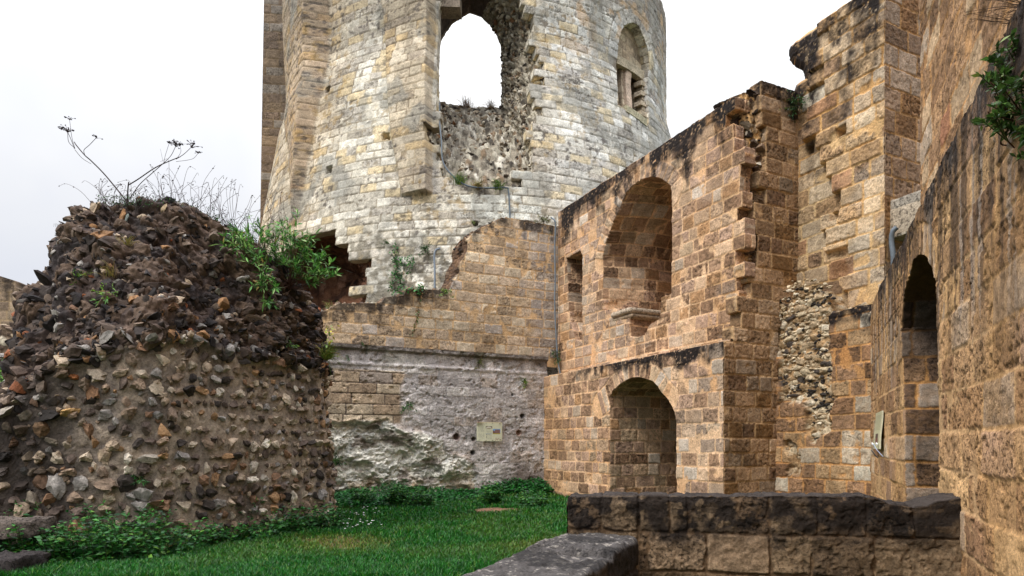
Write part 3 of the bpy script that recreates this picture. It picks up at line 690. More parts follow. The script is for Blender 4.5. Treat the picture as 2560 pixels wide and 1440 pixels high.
# sill block and drain hole under the jamb
B = MB(); zs = CAMZ + (HY - 505) / F * 11.5; axj = np.array([[e_b[0], e_b[1], 0], [e_a[0], e_a[1], 0], [0, 0, 1]])
box(B, JB.pos(np.array([.42]), np.array([zs]), np.array([.28]))[0], axj, (.42, .3, .1), lin('#a9a092'), 0, .03, 3)
box(B, JB.pos(np.array([.1]), np.array([zs - .33]), np.array([.28]))[0], axj, (.1, .3, .25), lin('#b3a48f'), 0, .02, 3)
box(B, JB.pos(np.array([.45]), np.array([zs - .5]), np.array([.2]))[0], axj, (.45, .3, .1), lin('#c2b8a4'), 0, .02, 3)
B.build('stone_sill', M_far, tw)
# lower tier: flint patch and squared stones
C_2l = Courses(101, -.4, 5, (.28, .32), (.3, .6)); T2L = 3.96
st_2l = ashlar(C_2l, 102, [('#96765a', 3, .9), ('#a58865', 2, .7), ('#816248', 2, 1), ('#b3a48e', 1, .3), ('#cbc0ab', .5, .2)], '#bd9160', joint=.02, depth=.012, smear=.35, smearcol='#b98550', stain=topstain(T2L, .42, 1., 103, lambda U, V: sst(1.05, 1.2, U)))
fl = W2L.poly([(1925, 760), (1965, 690), (2010, 680), (2060, 690), (2092, 740), (2078, 775), (2077, 860), (2080, 1000), (2082, 1060), (2050, 1090), (2040, 1120), (2015, 1120), (2008, 1000), (1990, 1010), (1945, 1010), (1938, 900)])
patches2 = W2L.poly([(1965, 1110), (1992, 1108), (2000, 1150), (1990, 1185), (1968, 1190), (1975, 1150)])
st_fl = rubble(105, [('#c4b294', 4), ('#ae987a', 3), ('#d3c6ae', 1.2), ('#4a423c', 1.2), ('#8f7656', 2.4)], '#b08f68', .13, .06, .8, 1.5, .02)
def st_low2(U, V):
    h, c = st_2l(U, V); hf, cf = st_fl(U, V); s = np.maximum(sdpoly(U, V, fl), sdpoly(U, V, patches2)) + .34 * (fbm(U * 3.4, V * 3.4, 4, 7) - .5); k = sst(-.03, .05, s)
    dk = sst(.5, .0, V - .2 + .5 * (fbm(U * 2, V * 2, 3, 8) - .5)); c[..., :3] = mixc(c[..., :3], lin('#7a5b42'), dk * .6)
    return h * (1 - k) + (hf - .14) * k, c * (1 - k[..., None]) + cf * k[..., None]
polyl = [(-.05, -.4), (-.05, 3.7), (.1, 4.1), (.35, 4.45), (.75, 4.5), (1.0, 4.35), (1.15, 4.15), (1.2, 3.97), (2.25, 3.97), (2.25, -.4)]
B = MB(); patch(B, W2L, np.arange(-.05, 2.2, .015), np.arange(-.3, 5.0, .015), st_low2, lambda U, V: sdpoly(U, V, polyl) + .06 * (fbm(U * 5, V * 5, 3, 6) - .5), lambda u, v: np.where((u > 2.1) | (v < 0), 0, .68), 6, rimstyle=st_fl)
B.build('lower_tier', M_far, tw)
B = MB(); r = np.random.default_rng(12); P = []
while len(P) < 420:
    u, v = r.uniform(-.1, 1.3), r.uniform(1.2, 4.9)
    if sdpoly(np.array([u]), np.array([v]), fl)[0] > .09: P.append((u, v))
P = np.array(P); n = len(P); q_ = W2L.pos(P[:, 0], P[:, 1], np.full(n, -.10)); cl_ = palcols([('#c6b598', 4), ('#ae9a7c', 3), ('#3d3630', 1.3), ('#8e7658', 2.6), ('#d8ccb6', .8)], n, 13)
bd = vn(P[:, 0] * 2.2, P[:, 1] * 2.6, 4) > .62; cl_[bd] = lin('#3a3430')
stones(B, q_, np.tile([-.902, -.432, 0], (n, 1)), np.tile([.432, -.902, 0], (n, 1)), r.uniform(.035, .085, n), cl_, 14, flat=.6, sink=.5)
B.build('flint_rubble', M_flint, tw)

# --- near wall on the right ------------------------------------------------------------------------------------------
rw = root('near_right_wall', (3.4, 5.2, 0), 'close up orange tan pitted ashlar wall at the right edge with a narrow pointed arch niche and a darkened ledge', 'wall')
er = np.array([-.414, -.910]); nr = np.array([-.910, .414])
RWL = Frame((1.2 + .455 * 11.3, 11.3), er, nr); RZ = 3.95
def depth_u(y0, y1, k):   # spacing grows with distance
    o = [y0]
    while o[-1] > y1: o.append(o[-1] - k * max(o[-1], 1.2))
    return (11.3 - np.array(o)) / .910
uR = depth_u(11.4, .8, .0021)
archR = [(2265, 1300), (2263, 1100), (2261, 1009), (2256, 900), (2254, 820), (2257, 787), (2260, 755), (2266, 725), (2271, 703), (2276, 683), (2281, 664), (2287, 647), (2294, 638), (2302, 635), (2310, 637), (2316, 641), (2323, 650), (2330, 664), (2335, 680), (2339, 697), (2342, 722), (2343, 749), (2346, 900), (2347, 985), (2350, 1100), (2351, 1300)]
aR = RWL.poly(archR); aR[0] = (aR[0][0], -.5); aR[-1] = (aR[-1][0], -.5)
C_R = Courses(111, -.6, 4.2, (.3, .34), (.42, .8), bounds=[-.6, -.28, .05, .37, .69, 1.0, 1.29, 1.6, 1.92, 2.23, 2.55, 2.87, 3.2, 3.55, 4.0])
RP = [('#b08a62', 3, .8), ('#a07a54', 3, .9), ('#c09a6c', 2, .6), ('#8a684a', 1.5, 1.), ('#b8a286', .8, .3), ('#a68468', 1.5, .5), ('#b3987c', 1, .3)]
ringR = [p for p in aR[3:22]]
def rcol(U, V, h, col, q):
    Yd = 11.3 - .910 * U
    col = mixc(col, lin('#b48a58'), sst(.5, .66, fbm(U * 1.5, V * 1.5, 4, 115)) * .4)
    stp = fbm(U * 11, V * .9, 4, 116); up = sst(1.6, 3.0, V + (Yd - 5) * .12 * 0 + .9 * (fbm(U, V, 3, 117) - .5))
    col = mixc(col, lin('#3a2c22'), up * sst(.44, .60, stp) * .75); col = mixc(col, lin('#a89c90'), up * sst(.6, .66, fbm(U * 9 + 4, V * .7, 4, 118)) * .5)
    return h, col
st_R = ashlar(C_R, 112, RP, '#c09b70', joint=.018, depth=.008, jit=.014, smear=.3, smearcol='#b98f5e', rings=[(ringR, .3, .42)], rough=.009, extra=rcol, stain=topstain(RZ, .5, .9, 113), pits=.75, tone=.26, edge=.008)
st_Ri = ashlar(Courses(119, -.6, 5, (.3, .34), (.34, .7), bounds=C_R.b), 120, [('#a08c7a', 3, .5), ('#ac9a88', 1.5, .2), ('#6b5442', 3, 1), ('#8a6c50', 2, .8)], '#b0824e', joint=.016, depth=.012, rough=.016, stain=lambda U, V, m, f: (sst(2.0, 2.6, V + .5 * (m - .5)) * .8, lin('#2a1d16')))  # niche lining goes dark brown towards its top
B = MB()
patch(B, RWL, uR, np.concatenate([np.arange(-.3, 4.0, .012)]), st_R, lambda U, V: np.minimum(-sdpoly(U, V, aR), RZ - V - .04 * fbm(U * 3, V * 0, 3, 2)), lambda u, v: np.where((u < .2) | (u > 10), 0, np.where(v > RZ - .2, .5, 1.5)), 100, rimstyle=st_Ri)
patch(B, RWL.shift(-1.35), np.arange(3.4, 7.2, .03), np.arange(-.3, 3.9, .03), st_Ri)
B.build('lower_tier', M_near, rw)
B = MB(); RWU = RWL.shift(-.45)
st_RU = ashlar(Courses(121, 3.6, 14, (.33, .4), (.45, .95)), 122, [('#b08b66', 3, .8), ('#9e7c5c', 3, .9), ('#c2a582', 2, .6), ('#bba68e', 1.4, .3), ('#9a6c50', .6, .4), ('#8a6a4c', 1, 1)], '#c59664', joint=.018, depth=.01, jit=.02, smear=.25, smearcol='#bf8c55', rough=.02, tone=.22)
u9 = (11.3 - 9.45) / .910
patch(B, RWU, u9 + np.concatenate([[0], np.cumsum(np.maximum(.012, .026 - np.arange(500) * .00003))[:480]]), np.arange(3.7, 13, .022), st_RU, lambda U, V: U - u9 - .03, lambda u, v: 1.2 + 0 * u, 14)
patch(B, RWU.shift(-2.1), np.arange(-1.2, u9 + .4, .05), np.arange(3.7, 13, .05), st_RU)
B.build('upper_tier', M_far, rw)

# --- parapet in front and the low wall beside the path ----------------------------------------------------
pp = root('parapet_wall', (1.95, 5.1, 0), 'waist high parapet of large blackened blocks across the foreground with an eroded dip near its right end', 'parapet')
PP = Frame((.475, 5.42), (.982, -.187), (-.187, -.982)); PZ = 1.06
C_p = Courses(131, -.5, 1.4, (.3, .3), (.55, .95), bounds=[-.6, -.2, .125, .455, .775, 1.3])
r = np.random.default_rng(5); C_p.j = [np.array([-2, 0.0, .58, 1.15, 1.75, 2.2, 2.62, 3.4, 5]), np.array([-2, .1, .58, .95, 1.45, 2.3, 3.2, 5]), np.array([-2, .1, .58, 1.05, 1.5, 1.95, 2.75, 3.6, 5]), np.array([-2, 0, .58, .66, 1.12, 1.62, 1.93, 2.38, 3.4, 5]), np.array([-2, -.02, .28, .58, .83, .98, 1.36, 1.62, 1.98, 2.33, 2.66, 3.4, 5]), np.array([-2, 0, 5.])] 
def pst(U, V, med, fine):
    s = sst(.62, .86, V + .35 * (fbm(U * 2.5, V * 2.5, 4, 135) - .5)) * (.38 + .6 * sst(.3, .52, fbm(U * 7, V * 7, 4, 138))) ; s2 = sst(.5, .62, fbm(U * 1.8, V * 1.8, 4, 136)) * .8 * sst(.4, .55, fine + .1)
    pale = sst(.64, .7, fbm(U * 13, V * 13, 3, 137)); return np.maximum(s, s2) * (1 - .5 * pale), lin('#211a15')
st_p = ashlar(C_p, 132, [('#8a745a', 3, .6), ('#755f48', 2, .9), ('#947c62', 2, .5), ('#665440', 1, .8)], '#6d563e', joint=.012, depth=.016, jit=.02, rough=.024, stain=pst, tone=.15, edge=.014, rnd=.03)
ptop = PP.poly([(1416, 1242), (1430, 1238), (1620, 1238), (1900, 1238), (2150, 1238), (2190, 1243), (2225, 1256), (2290, 1264), (2320, 1262), (2345, 1250), (2400, 1242), (2440, 1240)])
def ptf(U): return np.interp(U, [p[0] for p in ptop], [p[1] for p in ptop]) + .018 * (fbm(U * 6, U * 0, 4, 3) - .5)
B = MB(); uu = np.arange(0, 3.15, .0075); w_ = np.concatenate([np.linspace(0, 1, 165), 1 + np.linspace(0, 1, 42)[1:], 2 + np.linspace(0, 1, 40)[1:]])
UU, WW = np.meshgrid(uu, w_); tp = ptf(UU)
Vv = np.where(WW <= 1, -.25 + (tp + .25) * WW, np.where(WW <= 2, tp, tp - 1.2 * (WW - 2))); Dd = np.where(WW <= 1, 0, np.where(WW <= 2, -.36 * (WW - 1), -.36))
h, c = st_p(UU, np.where(WW <= 1, Vv, np.where(WW <= 2, .9 + .3 * (WW - 1), Vv + 20)))
kk = sst(1, 1.06, WW) * sst(2.05, 2.0, WW); c[..., :3] = mixc(c[..., :3], lin('#3c3530') * (.6 + .8 * fbm(UU * 9, WW * 5, 4, 1))[..., None], kk)
ed = np.exp(-((WW - 1) / .03) ** 2) * .015
outb = np.where(UU < .575, .012, 0)
B.add(PP.pos(UU, Vv + kk * (h - .02) - ed, np.where(WW <= 1, h + outb - ed, np.where(WW <= 2, Dd, Dd - h))).reshape(-1, 3), c.reshape(-1, 4), gridfaces(len(uu), len(w_)).reshape(-1, 4))
# left end face
dd_ = np.arange(0, .37, .008); zz_ = np.arange(-.25, 1.07, .008); DD, ZZ2 = np.meshgrid(dd_, zz_); h, c = st_p(DD + 11, ZZ2)
B.add((PP.pos(0 * DD - .0, ZZ2 * (ptf(np.zeros(1))[0] / 1.066) , -DD) + np.array([-.982, .187, 0]) * h[..., None]).reshape(-1, 3), c.reshape(-1, 4), gridfaces(len(dd_), len(zz_)).reshape(-1, 4))
B.build('blackened_masonry', M_near, pp)
lw = root('low_wall', (.1, 4.3, 0), 'dark grey weathered low wall top running from the parapet towards the bottom edge of the picture', 'wall')
rd = np.array([.414, .910]); sdv = np.array([.910, -.414])     # along, and across to the right
def lowtop(s, w):                                               # height of the coping along (distance from far end) and across
    st = .0 * s
    z = .70 + .05 * sst(.62, .58, s + .1 * (fbm(w * 4, s * 0, 2, 3) - .5)) + .02 * (fbm(s * 2.2, w * 3, 4, 5) - .5) * 2
    z -= .03 * np.exp(-((s - .6) / .035) ** 2)
    return z + .016 * (fbm(s * 14, w * 18, 4, 6) - .5) * 2
B = MB(); ss = np.arange(-.12, 4.6, .008); wq = np.concatenate([np.linspace(-1, 0, 50)[:-1], np.linspace(0, 1, 84), 1 + np.linspace(0, 1, 60)[1:]])
SS, WQ = np.meshgrid(ss, wq); wd = .70 + .012 * (fbm(SS * 3, SS * 0, 3, 8) - .5); lft = .015 * (fbm(SS * 3.3, SS * 0 + 5, 4, 9) - .5) + .07 * sst(.6, .56, SS)
wx = np.clip(WQ, 0, 1); tz_ = lowtop(SS, wx * wd)
r_ = .05; tz2 = tz_ - .022 * (np.exp(-wx / .025) + np.exp(-(1 - wx) / .025))
Zq = np.where(WQ < 0, tz2 + (tz2 + .2) * WQ, np.where(WQ > 1, tz2 - (tz2 + .2) * (WQ - 1), tz2))
crs = ashlar(Courses(141, -.5, 1, (.3, .32), (.5, .9), bounds=[-.5, -.1, .22, .5, .9]), 142, [('#5a4c40', 3, .6), ('#4a3f36', 3, .7), ('#6f5c48', 1, .5)], '#4a3a2c', joint=.012, depth=.014, rough=.02, stain=lambda U, V, m, f: (sst(.3, .6, V + .3 * (m - .5)) * .6, lin('#1a1715')))
h, c = crs(SS + 3, Zq)
tc_ = lin('#4c4845') * (.55 + .9 * fbm(SS * 10, wx * 7, 5, 145))[..., None]; tc_ = mixc(tc_, lin('#8d867c'), sst(.64, .72, fbm(SS * 30, wx * 22, 3, 146)) * .8); tc_ = mixc(tc_, lin('#1c1a19'), sst(.5, .62, fbm(SS * 4, wx * 3, 4, 147)) * .7)
on = ((WQ >= 0) & (WQ <= 1)).astype(float); c[..., :3] = mixc(c[..., :3], tc_, on)
O_ = np.array([.33, 5.40]); across = np.where(WQ < 0, lft - h, np.where(WQ > 1, wd + h, lft + (wd - lft) * wx))
P = np.stack([O_[0] - SS * rd[0] + across * sdv[0], O_[1] - SS * rd[1] + across * sdv[1], Zq], -1)
B.add(P.reshape(-1, 3), c.reshape(-1, 4), gridfaces(len(ss), len(wq)).reshape(-1, 4))
B.build('coping_and_sides', M_near, lw)
# ================================================================== the keep
class Tower:
    c = np.array([-1.58, 30.66]); f = np.array([.0515, -.9987]); t = np.array([.9987, .0515]); R0 = 8.7
    def r(s, z):
        d = np.maximum(0, 16.4 - z); return s.R0 + .172 * d * sst(0, 2.2, d) 
    def pos(s, U, V, H):
        th = U / s.R0; R = s.r(V) + H
        return np.stack([s.c[0] + R * (s.f[0] * np.cos(th) + s.t[0] * np.sin(th)), s.c[1] + R * (s.f[1] * np.cos(th) + s.t[1] * np.sin(th)), V + 0 * U], -1)
    def uv(s, px, py, dr=0.):
        a = (px - 1280) / F; Ys = np.linspace(14, 34, 4001)
        z = CAMZ + (HY - py) / F * Ys; q = np.hypot(a * Ys - s.c[0], Ys - s.c[1]) - s.r(z) - dr
        k = np.where(q <= 0)[0]; k = k[0] if len(k) else int(np.argmin(q)); Y = Ys[k]
        dx, dy = a * Y - s.c[0], Y - s.c[1]
        return s.R0 * math.atan2(dx * s.t[0] + dy * s.t[1], dx * s.f[0] + dy * s.f[1]), CAMZ + (HY - py) / F * Y
    def poly(s, pts, dr=0.): return [s.uv(p[0], p[1], dr) for p in pts]
TW = Tower(); TTOP = 20.4
kp = root('keep_tower', (-1.58, 30.66, 0), 'huge round cream limestone keep with flared base and a breached pointed window', 'tower')
# wedge buttress tables (u at left base, ridge, right base over height)
def tab(pts, dr=0.):
    q = sorted([TW.uv(px, py, d)[::-1] for px, py, d in [(p[0], p[1], p[2] if len(p) > 2 else dr) for p in pts]]); return np.array([a for a, b in q]), np.array([b for a, b in q])
b1L = tab([(713, 0), (716, 120), (719, 250), (722, 375), (728, 480), (735, 530)])
b1R = tab([(829, 0), (828, 90), (826, 160), (800, 270), (777, 395), (760, 483), (745, 530)])
b1M = tab([(774, 0, .55), (773, 117, .52), (755, 290, .42), (745, 417, .28), (738, 487, .14), (738, 530, .05)])
b1P = (np.array([TW.uv(774, p, .6)[1] for p in (530, 487, 417, 290, 117, 0)]), np.array([.0, .22, .42, .6, .75, .8]))
b2L = tab([(955, 0), (968, 180), (978, 330), (996, 430), (1005, 485)]); b2C = tab([(1064, 0, .6), (1062, 200, .55), (1064, 485, .4)]); b2R = tab([(1092, 0), (1084, 250), (1075, 485)])
b2z = TW.uv(1040, 487)[1]
def tower_relief(U, V):
    L, M, R = np.interp(V, *b1L), np.interp(V, *b1M), np.interp(V, *b1R); p = np.interp(V, *b1P)
    R = np.maximum(R, M + .25); L = np.minimum(L, M - .25)
    w = np.clip(np.minimum((U - L) / (M - L + 1e-3), (R - U) / (R - M + 1e-3)), 0, 1); H = p * w
    L2, C2, R2 = np.interp(V, *b2L), np.interp(V, *b2C), np.interp(V, *b2R)
    R2 = np.maximum(R2, C2 + .14)
    q = np.interp(V, [b2z, 20], [.38, .6]); w2 = np.clip((U - L2) / (C2 - L2), 0, 1) * .75 + .25; w2 = np.where(U > C2, np.clip((R2 - U) / (R2 - C2 + .02), 0, 1), w2) * sst(-.02, .03, U - L2)
    H2 = q * w2 * sst(b2z - .03, b2z + .03, V); return H, H2, w, w2
T_C = Courses(201, -.5, 22, (.27, .33), (.36, .78))
TP = [('#d0c9b8', 3, .5), ('#c6bead', 3, .6), ('#d8d2c3', 2.5, .3), ('#bbb3a5', 1.6, .8), ('#cdbb98', 1.8, .5), ('#aba292', .5, 1)]
st_rim = ashlar(T_C, 203, TP, '#8f8470', joint=.016, depth=.012, jit=.02, rough=.02)
holes = [TW.uv(*p) for p in ((965, 341), (823, 425), (820, 224), (1190, 560))]
NEWB = TW.poly([(1165, 478), (1285, 478), (1290, 430), (1325, 430), (1335, 490), (1330, 550), (1240, 560), (1170, 545)])
def t_extra(U, V, h, col, q):
    H, H2, w, w2 = tower_relief(U, V); med = fbm(U * .55, V * .55, 4, 205); m2 = fbm(U * 1.6, V * 1.6, 4, 206); big = fbm(U * .3 + 9, V * .3, 3, 208)
    on1 = sst(.0, .12, w) * sst(0, .1, H); on2 = sst(.02, .05, H2)
    uL = TW.uv(900, 300)[0]
    lf = sst(uL, uL - 2.5, U + 2 * (med - .5)); col = mixc(col, col * lin('#e8cfae') * 1.02, lf * .5)           # warmer stone on the left flank
    col = mixc(col, lin('#a88868') * (.7 + .7 * q[3])[..., None], (on1 * .5) * q[4])
    col = mixc(col, col * lin('#d9c3a4'), on2 * .5)
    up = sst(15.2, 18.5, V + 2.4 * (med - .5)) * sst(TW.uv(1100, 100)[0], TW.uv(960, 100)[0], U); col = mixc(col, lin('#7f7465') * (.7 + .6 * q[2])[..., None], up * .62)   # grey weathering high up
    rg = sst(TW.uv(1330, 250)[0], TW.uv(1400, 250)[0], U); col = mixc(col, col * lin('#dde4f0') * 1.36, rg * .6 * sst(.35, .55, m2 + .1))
    tr = sst(17.5, 19.6, V + 2.5 * (med - .5) + .15 * (U - 2)) * rg; col = mixc(col, lin('#76695a'), tr * .65)
    col = mixc(col, lin('#c49f70'), sst(.62, .72, m2) * rg * sst(14, 17, V) * .5)
    nb_ = sst(-.1, .05, sdpoly(q[0], q[1], NEWB)); col = mixc(col, lin('#dcdcd0') * (.85 + .3 * q[2])[..., None], nb_ * q[4] * .85)
    lich = sst(.6, .68, fbm(U * 5, V * 5, 4, 207)) * sst(.5, .6, big); col = mixc(col, lin('#a08248'), lich * .45)
    gr = sst(.56, .66, fbm(U * 1.1 + 4, V * .9, 4, 209)); col = mixc(col, lin('#8b8980'), gr * .6)
    bl = sst(.60, .7, fbm(U * 8, V * 8, 4, 210)) * sst(.52, .62, fbm(U * .8, V * .8, 3, 211)); col = mixc(col, lin('#57504a'), bl * .8)
    ft = sst(9.9, 7.6, V + 1.6 * (m2 - .5)); col = mixc(col, lin('#6c6555'), ft * sst(.45, .62, fbm(U * 7, V * 7, 4, 212)) * .75)   # sooty lichen near the foot
    h = h * (1 + .4 * on1) + H + H2
    for (u0, v0), rr in zip(holes, (.13, .13, .12, .07)):
        s = np.maximum(np.abs(U - u0), np.abs(V - v0)) / rr + .5 * (fbm(U * 9, V * 9, 2, 3) - .5); h = h - .4 * sst(1.05, .75, s)
    return h, col
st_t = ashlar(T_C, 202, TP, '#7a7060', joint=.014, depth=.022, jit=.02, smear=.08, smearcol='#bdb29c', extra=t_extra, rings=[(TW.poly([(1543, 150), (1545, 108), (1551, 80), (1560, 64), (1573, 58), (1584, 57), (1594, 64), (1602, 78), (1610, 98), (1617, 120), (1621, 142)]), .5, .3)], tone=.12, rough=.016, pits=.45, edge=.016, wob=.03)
brOut = [(1185, -115), (1120, -60), (1096, 20), (1093, 120), (1092, 245), (1086, 300), (1104, 400), (1118, 432), (1150, 466), (1230, 476), (1288, 462), (1318, 430), (1334, 395), (1318, 330), (1334, 270), (1338, 210), (1348, 150), (1340, 90), (1330, 40), (1310, -10), (1260, -80)]
brIn = [(1172, 30), (1130, 55), (1105, 88), (1097, 130), (1096, 200), (1096, 250), (1104, 256), (1120, 260), (1145, 264), (1180, 268), (1215, 268), (1240, 269), (1254, 268), (1254, 240), (1254, 215), (1254, 185), (1255, 150), (1252, 118), (1240, 85), (1222, 60), (1198, 38)]
DI = 2.3
puO = np.array(TW.poly(brOut)); puI = np.array(TW.poly(brIn, -DI))
cave = TW.poly([(700, 640), (745, 592), (842, 577), (846, 600), (868, 604), (872, 640), (905, 652), (912, 690), (898, 705), (893, 760), (700, 790)])
wn_ = [(1543, 262), (1543, 133), (1545, 108), (1551, 80), (1560, 64), (1573, 58), (1584, 57), (1594, 64), (1602, 78), (1610, 98), (1617, 120), (1621, 142), (1623, 170), (1621, 322), (1598, 292), (1570, 277)]
wnp = TW.poly(wn_)
bsb = blockstep(lambda U, V: -sdpoly(U, V, puO), st_t, .25); bsc = blockstep(lambda U, V: -sdpoly(U, V, cave), st_t, .2)
def sd_t(U, V):
    s = bsb(U, V); left = (U < TW.uv(1150, 200)[0]) & (V > 12.6); s = np.where(left, -sdpoly(U, V, puO), s)
    s = np.minimum(s, bsc(U, V)); s = np.minimum(s, -sdpoly(U, V, wnp))
    zt = TTOP - .35 * fbm(U * 1.2, U * 0, 4, 220) - .3 * fbm(U * 4, U * 0, 3, 221); return np.minimum(s, zt - V)
def rim_t(u, v):
    wi = (u > TW.uv(1500, 200)[0]) & (v < TTOP - 1.2) ; return np.where(wi, .36, np.where(v > TTOP - 1.0, 1.2, .4))
us_ = np.concatenate([np.arange(-16.2, -13, .12), np.arange(-13, 12.2, .034), np.arange(12.2, 16, .12)])
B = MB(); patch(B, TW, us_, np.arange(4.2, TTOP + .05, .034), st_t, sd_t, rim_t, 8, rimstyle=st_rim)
U_, V_ = np.meshgrid(np.arange(-16.2, 38.6, .4), np.arange(0, TTOP, .4)); m_ = (U_[:-1, :-1] > 15.5)
hc, cc_ = st_t(U_, V_); B.add(TW.pos(U_, V_, hc * 0).reshape(-1, 3), cc_.reshape(-1, 4), gridfaces(U_.shape[1], U_.shape[0])[m_])
U_, V_ = np.meshgrid(np.arange(-16.2, 16, .4), np.array([0, 2, 4.3])); B.add(TW.pos(U_, V_, U_ * 0).reshape(-1, 3), lin('#9b907f'), gridfaces(U_.shape[1], 3).reshape(-1, 4))
B.build('outer_facing', M_far, kp)
# inner lining, closed behind the breach
class Lin_:
    def pos(s, U, V, H): return TW.pos(U, V, -2.85 + H)
st_lin = ashlar(Courses(229, -1, 22, (.3, .36), (.4, .8)), 230, TP, '#8f8470', joint=.016, depth=.012, jit=.02, rough=.02)
B = MB(); patch(B, Lin_(), np.arange(-7, 4.5, .06), np.arange(8, TTOP - .2, .06), st_lin, lambda U, V: -sdpoly(U, V, puI) - .3)
U_, V_ = np.meshgrid(np.arange(4.5, 47.8, .4), np.arange(8, TTOP - .2, .4)); hc, cc_ = st_lin(U_, V_); B.add(TW.pos(U_, V_, U_ * 0 - 2.85).reshape(-1, 3), cc_.reshape(-1, 4), gridfaces(U_.shape[1], U_.shape[0]).reshape(-1, 4))
B.build('inner_lining', M_far, kp)
# breach: from the torn facing back to the inner arch
ns, nt = 420, 90
def ring(P, n):
    P = np.vstack([P, P[:1]]); k = np.linspace(0, len(P) - 1, n); return np.stack([np.interp(k, np.arange(len(P)), P[:, i]) for i in (0, 1)], -1)
ro, ri = ring(puO, ns), ring(puI, ns); cen = puO.mean(0)
s_ = np.arange(ns); t_ = np.linspace(0, 1.25, nt); Sx, Tx = np.meshgrid(s_, t_)
side = ro - cen; side /= np.linalg.norm(side, axis=1)[:, None]
ro2 = ro + side * .32
pw = np.clip(Tx, 0, 1) ** .8
uv_ = ro2[None] * (1 - pw)[..., None] + ri[None] * pw[..., None]
si_ = ri - puI.mean(0); si_ /= np.linalg.norm(si_, axis=1)[:, None]; uv_ = uv_ + si_[None] * (np.clip(Tx - 1, 0, 1) * 2.4)[..., None]
# scar bulges: keep the lower and right side as a rough slope
pb_ = TW.pos(uv_[..., 0], uv_[..., 1], -.1 - (DI - .1) * Tx)
Lr = np.cumsum(np.r_[0, np.hypot(*np.diff(ro, axis=0).T)])
st_sc = rubble(231, [('#97907f', 3), ('#b3ab99', 3), ('#6f675a', 3), ('#c9c2b2', 1.5), ('#4a443c', 2), ('#83705a', 1)], '#8b8272', .17, .12, .6, 1.2, .05)
st_dk = ashlar(Courses(232, -5, 30, (.3, .34), (.4, .7)), 233, [('#5a4f4a', 3, .5), ('#4d4440', 2, .6), ('#6b6058', 1, .4)], '#4a4038', rough=.02)
def st_breach(U, V):
    h, c = st_sc(U, V); h2, c2 = st_dk(V, U); frac = U / Lr[-1]
    arch = np.where((frac < .2) | (frac > .93), 1., 0.); h = h * (1 - arch) + h2 * arch; c = mixc(c, c2, arch); k = sst(2.25, 2.35, V) * 1.; 
    return h * (1 - .7 * k), c
B = MB(); Nb = surf(B, pb_, st_breach, Lr, t_ * 2.6, sgn=1.0)
B.build('breach_rubble', M_far, kp)
r = np.random.default_rng(31); B = MB(); n = 900; jj = r.integers(int(.24 * ns), int(.9 * ns), n); ii = (r.random(n) ** 1.3 * 70).astype(int)
nn_ = Nb[ii, jj]; mid = TW.pos(np.array([puI[:, 0].mean()]), np.array([puI[:, 1].mean()]), np.array([0.]))[0]
nn_ = nn_ * np.sign(((mid - pb_[ii, jj]) * nn_).sum(1))[:, None]; P = pb_[ii, jj] + nn_ * .03
tt_ = np.cross(np.tile([0, .1, 1.], (n, 1)), nn_); tt_ /= np.linalg.norm(tt_, axis=1)[:, None]
stones(B, P, nn_, tt_, r.uniform(.05, .15, n), palcols([('#8f806c', 3), ('#b3a58e', 2), ('#544a3f', 3), ('#cbc1ad', 1), ('#3a332d', 1.5), ('#7d5b3f', 1)], n, 33), 34, tilt=.7)
# bigger toothing blocks along the right edge
m = 26; j2 = np.linspace(.50 * ns, .86 * ns, m).astype(int); P = pb_[3, j2]; nn_ = np.tile([.25, -.95, .1], (m, 1)); tt_ = np.tile([.95, .25, 0.], (m, 1)); nn_ = nn_ / np.linalg.norm(nn_[0]); tt_ = tt_ / np.linalg.norm(tt_[0])
stones(B, P, nn_, tt_, r.uniform(.16, .3, m), palcols([('#c5bba5', 3), ('#ab9f8a', 2)], m, 35), 36, flat=.55, tilt=.15)
B.build('loose_core_stones', M_flint, kp)
# loose stone caught on the sill of the breach
# cave behind the torn foot of the keep
cv = np.array(cave); cv2 = TW.poly([(760, 640), (770, 625), (842, 618), (846, 625), (868, 630), (872, 655), (890, 668), (898, 690), (890, 705), (885, 760), (760, 775)], -1.4); cv2 = np.array(cv2)
ns2 = 200; r1_, r2_ = ring(cv, ns2), ring(cv2, ns2); c2_ = cv.mean(0); sd2 = r1_ - c2_; sd2 /= np.linalg.norm(sd2, axis=1)[:, None]; r1_ = r1_ + sd2 * .3
t_ = np.linspace(0, 1.6, 60); Sx, Tx = np.meshgrid(np.arange(ns2), t_); w = np.clip(Tx, 0, 1)[..., None]; cc2 = r2_ * 1.0; shrink = np.clip(Tx - 1, 0, 1)[..., None] / .6
uv_ = r1_[None] * (1 - w) + r2_[None] * w; uv_ = uv_ * (1 - shrink) + cv2.mean(0) * shrink
pc_ = TW.pos(uv_[..., 0], uv_[..., 1], -.1 - 1.6 * Tx ** 1.0)
st_cv = rubble(241, [('#7d5942', 3), ('#5b4032', 3), ('#94705a', 2), ('#3a2a22', 2)], '#6b4834', .22, .14, .6, 1.2, .06)
B = MB(); surf(B, pc_, st_cv, np.linspace(0, 7, ns2), t_ * 2); B.build('foot_breach', M_far, kp)
